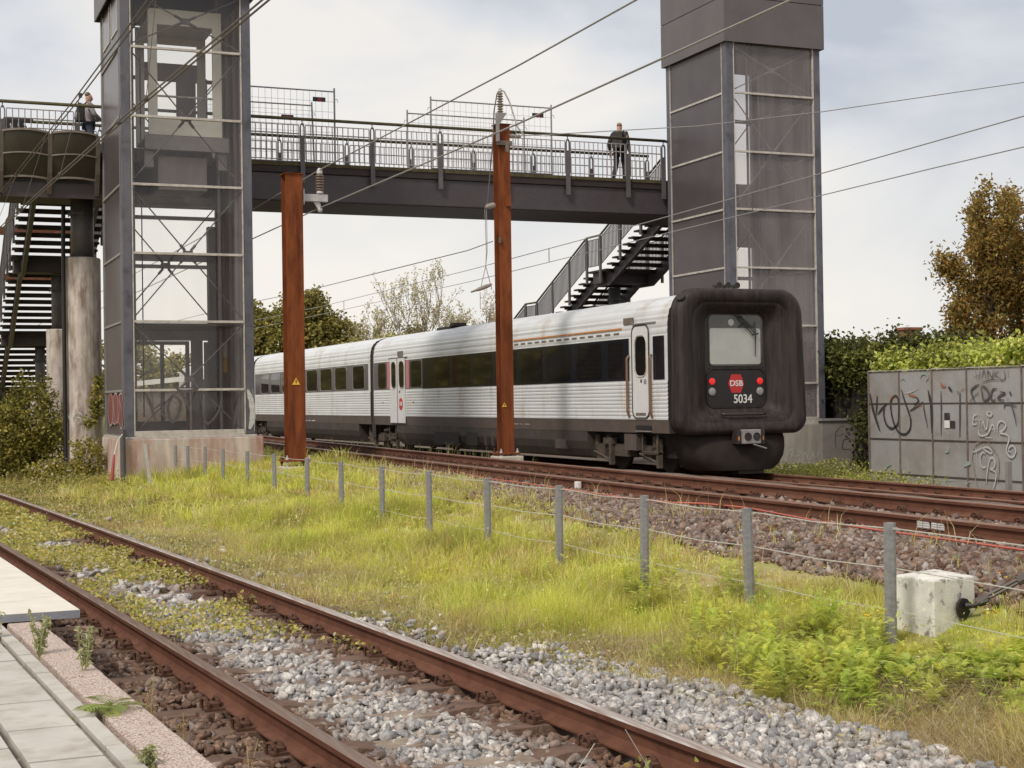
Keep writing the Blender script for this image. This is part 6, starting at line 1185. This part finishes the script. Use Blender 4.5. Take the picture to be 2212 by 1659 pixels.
# shrub by the pier
def shrub(name, label, parts, size, cs, p=None, cat='shrub', stem=True, group=None):
    c0 = parts[0][0]; t = thing(name, label, cat, (c0[0], c0[1], float(ground_z(c0[0], c0[1]))), group); C = []
    for c, r, n, cl_, sp in parts:
        C.append(blob(n, c, r, cl_, sp))
        if stem: MB().tube([(c[0], c[1], float(ground_z(c[0], c[1]))-.1), (c[0]+.05, c[1], c[2])], [.06*max(r)/1.2+.03, .03], 6).build('stem', 'bark', t)
    C = np.concatenate(C); leaf_mesh('foliage', C, size, pal(len(C), cs, p), t, .25)['kind'] = 'stuff'; return t
OL = [(.36, .32, .075), (.46, .40, .10), (.24, .22, .06), (.56, .49, .14), (.12, .11, .035)]
shrub('climbing_shrub', 'olive green climbing shrub sprawling left of the thick concrete pier', [((3.2, 38.6, 1.3), (.85, .8, 1.15), 5200, 150, .12), ((2.3, 38.3, .8), (.9, .8, .9), 4200, 130, .12), ((1.3, 38.2, .45), (1.0, .8, .6), 3000, 90, .12), ((3.75, 38.4, .6), (.5, .5, .8), 1800, 60, .1)], .085, OL)
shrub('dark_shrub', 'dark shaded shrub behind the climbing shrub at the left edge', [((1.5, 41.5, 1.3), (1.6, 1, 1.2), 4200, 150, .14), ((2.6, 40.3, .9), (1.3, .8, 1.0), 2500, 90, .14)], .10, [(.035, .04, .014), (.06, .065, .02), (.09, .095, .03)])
shrub('ivy', 'ivy strand climbing the tower corner beside the thick pier', [((4.56, 36.6, 2.2), (.08, .1, .25), 160, 16, .05), ((4.50, 36.5, 1.75), (.12, .1, .35), 300, 20, .05), ((4.35, 36.4, 1.3), (.16, .12, .2), 150, 16, .05)], .09, OL, stem=False, cat='ivy')
shrub('elder_bush', 'bushy weed at the foot of the thick pier with pale blossoms', [((4.15, 35.4, .45), (.42, .4, .5), 1500, 60, .07), ((3.4, 35.2, .2), (.8, .5, .25), 1300, 60, .07)], .075, OL+[(.62, .56, .42)], [.24, .24, .16, .2, .06, .1])
# trees and bushes far behind the train
DG = [(.30, .27, .075), (.40, .355, .10), (.50, .43, .14), (.19, .175, .055)]
shrub('round_bush', 'dark green bush just right of the left tower, behind the train', [((21.2, 88, 5.0), (2.0, 2, 2.2), 7000, 160, .24), ((19.4, 88.4, 4.2), (1.6, 2, 2.1), 4500, 120, .24), ((22.4, 88, 6.0), (.9, 1.2, 2.3), 2800, 70, .22), ((20.2, 88, 6.3), (.7, .9, 1.5), 1500, 40, .2)], .24, DG)
shrub('round_bush', 'taller dark bush behind the left mast and train', [((23.3, 87, 6.3), (1.0, 1.3, 2.4), 4200, 100, .22), ((24.3, 87, 5.0), (1.5, 1.5, 2.2), 3600, 90, .24), ((25.2, 87, 4.8), (1.5, 1.5, 1.9), 4200, 110, .24)], .24, DG+[(.26, .2, .07)])
shrub('pale_bush', 'pale yellow green creeper heap showing over the carriage roof', [((25.2, 84, 4.2), (1.5, 1.0, 1.05), 3200, 90, .18), ((27.2, 83.4, 4.5), (1.5, 1, 1.25), 3400, 90, .18), ((23.4, 84.5, 3.9), (1.3, .9, .8), 2000, 60, .16)], .19, [(.52, .48, .17), (.62, .57, .26), (.36, .34, .11), (.72, .66, .38)])
shrub('brown_bush', 'brownish low bush below the bare tree', [((29.6, 86, 4.6), (1.6, 1.2, 1.5), 3200, 90, .2), ((31.2, 85.5, 4.6), (1.4, 1, 1.3), 2200, 60, .2)], .2, DG+[(.28, .18, .08)])
t = thing('bare_tree', 'sparse almost leafless grey tree fanning out behind the train roof', 'tree', (29.8, 85, 1.5)); mb = MB(); tips = []
def twig(p, d, l, r, k):
    q = [p]
    for i in range(3): d = (d+Vector((RNG.normal(0, .09), RNG.normal(0, .09), .03))).normalized(); q.append(q[-1]+d*l/3)
    mb.tube(q, [r, r*.85, r*.7, r*.55], 4, cap=False)
    if k >= 4: tips.extend([q[-1], q[-2], q[1]]); return
    for i in range(3 if k < 2 else 2): a = RNG.uniform(0, 2*pi); s_ = RNG.uniform(.25, .6); twig(q[2+(i > 0)], (d+Vector((cos(a)*s_, sin(a)*s_*.5, .10))).normalized(), l*RNG.uniform(.62, .85), r*.62, k+1)
for i in range(11):
    u = (i-5)/5; twig(Vector((29.8+u*1.6, 85+RNG.normal(0, .4), 1.5)), Vector((u*.62+RNG.normal(0, .07), RNG.normal(0, .15), 1)).normalized(), 2.75-.7*abs(u)+RNG.normal(0, .2), .07, 0)
mb.build('branches', 'barkgrey', t); T = np.array([tuple(x) for x in tips]); n = 7000; C = T[RNG.integers(0, len(T), n)]+RNG.normal(0, .10, (n, 3)); leaf_mesh('leaf', C, .12, pal(n, [(.56, .48, .26), (.46, .42, .20), (.66, .58, .38)]), t, .1)['kind'] = 'stuff'
# big russet tree on the right
t = thing('russet_tree', 'tall brown green tree with drooping foliage rising over the bright hedge', 'tree', (43.5, 47.0, 0)); mb = MB(); C = []; lob = []
for i in range(21):
    u = i/20; px = 38.9+u*7.4; ht = np.interp(u, [0, .05, .14, .24, .32, .5, .7, .85, 1], [5.6, 7.2, 9.2, 9.3, 8.5, 9.6, 10.4, 10.8, 10.6])+RNG.normal(0, .25); b = Vector((43.4+(px-43.4)*.6, 47.2+RNG.normal(0, .5), 0)); tp = Vector((px+RNG.normal(0, .2), 47.0+RNG.normal(0, .9), ht)); m1 = b.lerp(tp, .45)+Vector(((px-43.4)*.18, 0, 0)); mb.tube([b, m1, tp], [.13, .08, .015], 6)
    for k in range(15):
        f = RNG.uniform(.22, 1.0); p = m1.lerp(tp, (f-.45)/.55) if f > .45 else b.lerp(m1, f/.45); rr_ = .42*(1.25-.6*f); c = Vector((p.x+RNG.normal(0, rr_), p.y+RNG.normal(0, rr_), p.z+RNG.normal(0, .25))); lob.append(c); mb.tube([p, c], [.022, .006], 4, cap=False)
mb.build('trunk', 'bark', t)
for c in lob: n = 185; q = RNG.normal(0, 1, (n, 3))*np.array((.22, .22, .30)); q[:, 2] -= np.abs(q[:, 0])*.6; C.append(np.array(c)+q)
C = np.concatenate(C); leaf_mesh('crown', C, .19, pal(len(C), [(.34, .225, .06), (.42, .28, .08), (.25, .19, .055), (.46, .38, .11), (.50, .27, .085), (.16, .12, .042)], [.26, .22, .2, .12, .1, .1]), t, .05, asp=.4)['kind'] = 'stuff'
shrub('orange_bush', 'orange tinted bush in front of the trunk of the russet tree', [((43.6, 43.5, 4.4), (.9, .7, .9), 1500, 50, .15)], .14, [(.36, .2, .075), (.42, .26, .09), (.3, .24, .07)])
shrub('round_bush', 'leafy bush seen through the foot of the left glass tower', [((12.2, 84, 3.2), (2.4, 2, 2.6), 5200, 130, .28), ((14.6, 85, 2.6), (1.8, 1.5, 2.3), 2800, 80, .26)], .26, DG)
sh_ = thing('shed', 'low shed with pale roof glimpsed through the foot of the left glass tower', 'shed', (13, 76, 0)); MB().box(10.6, 15.4, 74.5, 77.5, 0, 2.55).build('wall', 'seam', sh_); MB().poly([(10.4, 74.2, 2.56), (15.7, 74.2, 3.05), (15.7, 74.2, 3.3), (10.4, 74.2, 2.8)], (0, 3.6, 0)).build('roof', 'white', sh_)
# house with chimney behind the hedge
h = thing('house', 'house hidden behind the hedge, only its brick chimney showing', 'house', (44.3, 57.3, 0)); MB().box(41, 48, 55.5, 60.5, 0, 2.6).build('wall', 'render', h)
MB().poly([(40.8, 55.2, 2.6), (40.8, 60.8, 2.6), (40.8, 58, 4.1)], (7.4, 0, 0)).build('roof', 'rooftile', h); ch = MB().box(43.95, 44.75, 57.0, 57.7, 3.4, 4.68).build('chimney', 'brick', h); MB().box(43.88, 44.82, 56.93, 57.77, 4.683, 4.80).build('chimney_cap', 'brick', h)
# tree row beyond the platform whose reflection darkens the train windows
def copy_tree(o, loc, rz):
    c = o.copy(); COL.objects.link(c); c.location = loc; c.rotation_euler = (0, 0, rz)
    for ch in list(o.children): d = ch.copy(); COL.objects.link(d); d.parent = c
    return c
lt_ = shrub('lineside_tree', 'lineside tree far down the platform, mirrored in the train windows', [((-8, 66, 3.8), (3.4, 3.4, 3.9), 5200, 120, .55), ((-7.5, 68, 1.6), (2.5, 3.2, 1.7), 2600, 60, .5)], .6, DG, group='trees mirrored in the train windows')
for i in range(1, 15): copy_tree(lt_, (-8-(i % 3)*.9, 66+i*5.6, RNG.uniform(-1.0, .3)), RNG.uniform(0, 6))

# ---------------------------------------------------------------- people on the bridge
def skin(name, verts, edges, radii, mat, parent, sub=1):
    me = bpy.data.meshes.new(name); o0 = org(parent); me.from_pydata([tuple(Vector(v)-o0) for v in verts], edges, []); o = bpy.data.objects.new(name+'_tmp', me); COL.objects.link(o)
    o.modifiers.new('skin', 'SKIN'); me.skin_vertices[0].data[0].use_root = True
    for i, r in enumerate(radii): r = r if isinstance(r, tuple) else (r, r); me.skin_vertices[0].data[i].radius = r
    s = o.modifiers.new('sub', 'SUBSURF'); s.levels = s.render_levels = sub
    m2 = bpy.data.meshes.new_from_object(o.evaluated_get(bpy.context.evaluated_depsgraph_get())); bpy.data.objects.remove(o); m2.name = name; m2.materials.clear(); m2.materials.append(M[mat]); m2.polygons.foreach_set('use_smooth', [True]*len(m2.polygons))
    r = bpy.data.objects.new(name, m2); link(r, parent); ORG[r.name] = o0; return r
def person(label, base, rot, scale, J, cl, hair, hairmat, bag):
    """J: joint dict in a local frame (x right, y forward, z up); rotated by rot about z"""
    t = thing('person', label, 'person', base); R = Matrix.Rotation(rot, 3, 'Z')
    w = lambda p: tuple(Vector(base)+R @ (Vector(p)*scale)); W = {k: w(v) for k, v in J.items()}
    V, E, Rd = [], [], []
    def add(p, r, par=None): V.append(p); Rd.append(tuple(a*scale for a in r) if isinstance(r, tuple) else r*scale); i = len(V)-1; (E.append((par, i)) if par is not None else None); return i
    pe = add(W['pelvis'], (.14, .10)); wa = add(W['waist'], (.125, .09), pe); chst = add(W['chest'], (.15, .10), wa); ne = add(W['neck'], .055, chst); hd0 = add(W['jaw'], (.062, .072), ne); hd = add(W['head'], (.078, .095), hd0); add(W['crown'], (.06, .075), hd)
    nose_ = add(W['nose'], .014, hd0)
    for s in 'LR':
        sh = add(W['sh'+s], .062, chst); el = add(W['el'+s], .042, sh); wr = add(W['wr'+s], .026, el); pm_ = add(W['palm'+s], (.036, .018), wr)
        d = (Vector(W['palm'+s])-Vector(W['wr'+s])).normalized(); side = d.cross(Vector((0, 0, 1))); side = side.normalized() if side.length > .1 else Vector((1, 0, 0))
        for k, ln in enumerate((.062, .072, .068, .055)): b0 = Vector(W['palm'+s])+side*(k-1.5)*.019*scale+d*.03*scale; a = add(tuple(b0), .0085, pm_); b = add(tuple(b0+d*ln*.55*scale), .0078, a); add(tuple(b0+d*ln*scale+Vector((0, 0, -.015))*scale), .0068, b)
        th_ = add(tuple(Vector(W['palm'+s])+side*.045*scale-d*.005*scale), .010, pm_); add(tuple(Vector(W['palm'+s])+side*.055*scale+d*.035*scale), .0085, th_)
        hp = add(W['hip'+s], .085, pe); kn = add(W['kn'+s], .056, hp); an = add(W['an'+s], .038, kn); ft = add(W['toe'+s], (.042, .03), an)
    skin('body', V, E, Rd, 'skin', t)
    def garment(name, chain, mat):
        VV, EE, RR = [], [], []
        for (k, r, par) in chain: VV.append(W[k] if isinstance(k, str) else k); RR.append(tuple(a*scale for a in r) if isinstance(r, tuple) else r*scale); (EE.append((par, len(VV)-1)) if par is not None else None)
        return skin(name, VV, EE, RR, mat, t)
    up = [('waist', (.15, .115), None), ('pelvis', (.17, .13), 0), ('chest', (.175, .125), 0), ('collar', (.085, .08), 2)]
    for s in 'LR': k = len(up); up += [('sh'+s, .082, 2), ('el'+s, .062, k), ('cuff'+s, .048, k+1)]
    garment(cl[0], up, cl[1])
    lo_ = [('pelvis', (.155, .115), None)]
    for s in 'LR': k = len(lo_); lo_ += [('hip'+s, .105, 0), ('kn'+s, .078, k), ('an'+s, .066, k+1)]
    garment(cl[2], lo_, cl[3])
    for s in 'LR': garment('shoe', [('an'+s, .05, None), ('heel'+s, .045, 0), ('toe'+s, (.052, .036), 1)], 'black')
    hb = garment('hair', [(w(p), r, (i-1 if i else None)) for i, (p, r) in enumerate(hair)], hairmat)
    bm = MB(); bag(bm, w); bm.build('backpack', 'bag', t, bevel=.04, seg=3)
    e = MB()
    for sx in (-1, 1): e.lathe(w((J['head'][0]+sx*.034, J['head'][1]+.088, J['head'][2]-.01)), [(.009*scale, 0), (.006*scale, .004)], 8, tuple(R @ Vector((0, 1, 0))))
    e.build('eye', 'black', t); return t
def joints(**k):
    J = dict(pelvis=(0, 0, .95), waist=(0, .0, 1.1), chest=(0, 0, 1.34), neck=(0, .0, 1.47), jaw=(0, .03, 1.545), head=(0, .015, 1.62), crown=(0, .0, 1.68), nose=(0, .125, 1.575), collar=(0, 0, 1.46),
             shL=(-.19, 0, 1.40), elL=(-.25, -.03, 1.12), wrL=(-.25, .06, .88), palmL=(-.25, .09, .81), cuffL=(-.25, .05, .90), shR=(.19, 0, 1.40), elR=(.25, -.03, 1.12), wrR=(.25, .06, .88), palmR=(.25, .09, .81), cuffR=(.25, .05, .90),
             hipL=(-.09, 0, .90), knL=(-.10, .02, .50), anL=(-.10, -.02, .10), heelL=(-.10, -.06, .05), toeL=(-.11, .14, .035), hipR=(.09, 0, .90), knR=(.10, .02, .50), anR=(.10, -.02, .10), heelR=(.10, -.06, .05), toeR=(.11, .14, .035)); J.update(k); return J
def sbag(bm, w):
    P = [w(p) for p in ((-.14, -.13, .98), (.14, -.13, .98), (.15, -.30, .98), (-.15, -.30, .98), (-.14, -.11, 1.40), (.14, -.11, 1.40), (.13, -.25, 1.44), (-.13, -.25, 1.44))]
    bm.add(P, [(0, 3, 2, 1), (4, 5, 6, 7), (0, 1, 5, 4), (1, 2, 6, 5), (2, 3, 7, 6), (3, 0, 4, 7)])
    for s in (-1, 1): bm.tube([w((s*.11, -.13, 1.38)), w((s*.12, -.02, 1.49)), w((s*.12, .13, 1.38)), w((s*.14, .06, 1.12))], .02, 6)
person('person in a grey patterned blouse with dark backpack, in profile by the left tower', (4.46, 37.1, DECK), radians(-90), .97, joints(elR=(.28, .12, 1.12), wrR=(.16, .30, 1.02), palmR=(.12, .36, 1.0), cuffR=(.17, .28, 1.03), elL=(-.27, .10, 1.12), wrL=(-.12, .30, 1.05), palmL=(-.06, .35, 1.04), cuffL=(-.13, .28, 1.05), knR=(.1, .1, .5), anR=(.1, .14, .1), heelR=(.1, .1, .05), toeR=(.1, .3, .035)), ('blouse', 'blouse', 'jeans', 'jeans'), [((0, -.03, 1.60), (.085, .09)), ((0, -.01, 1.68), (.08, .085)), ((0, .04, 1.72), (.055, .055))], 'hair_brown', sbag)
person('person in dark jacket with backpack walking away across the bridge', (18.83, 36.95, DECK), radians(-42), 1.02, joints(knL=(-.10, -.05, .52), anL=(-.10, -.30, .20), heelL=(-.1, -.38, .20), toeL=(-.1, -.22, .05), knR=(.1, .12, .52), anR=(.1, .10, .10), heelR=(.1, .06, .05), toeR=(.1, .27, .035), elL=(-.27, -.12, 1.14), wrL=(-.27, -.02, .92), palmL=(-.27, .01, .85), cuffL=(-.27, -.03, .94)), ('jacket', 'jacket', 'trousers', 'trousers'), [((0, -.03, 1.59), (.088, .093)), ((0, -.01, 1.66), (.086, .09)), ((0, .02, 1.70), (.06, .06))], 'hair_blond', sbag)
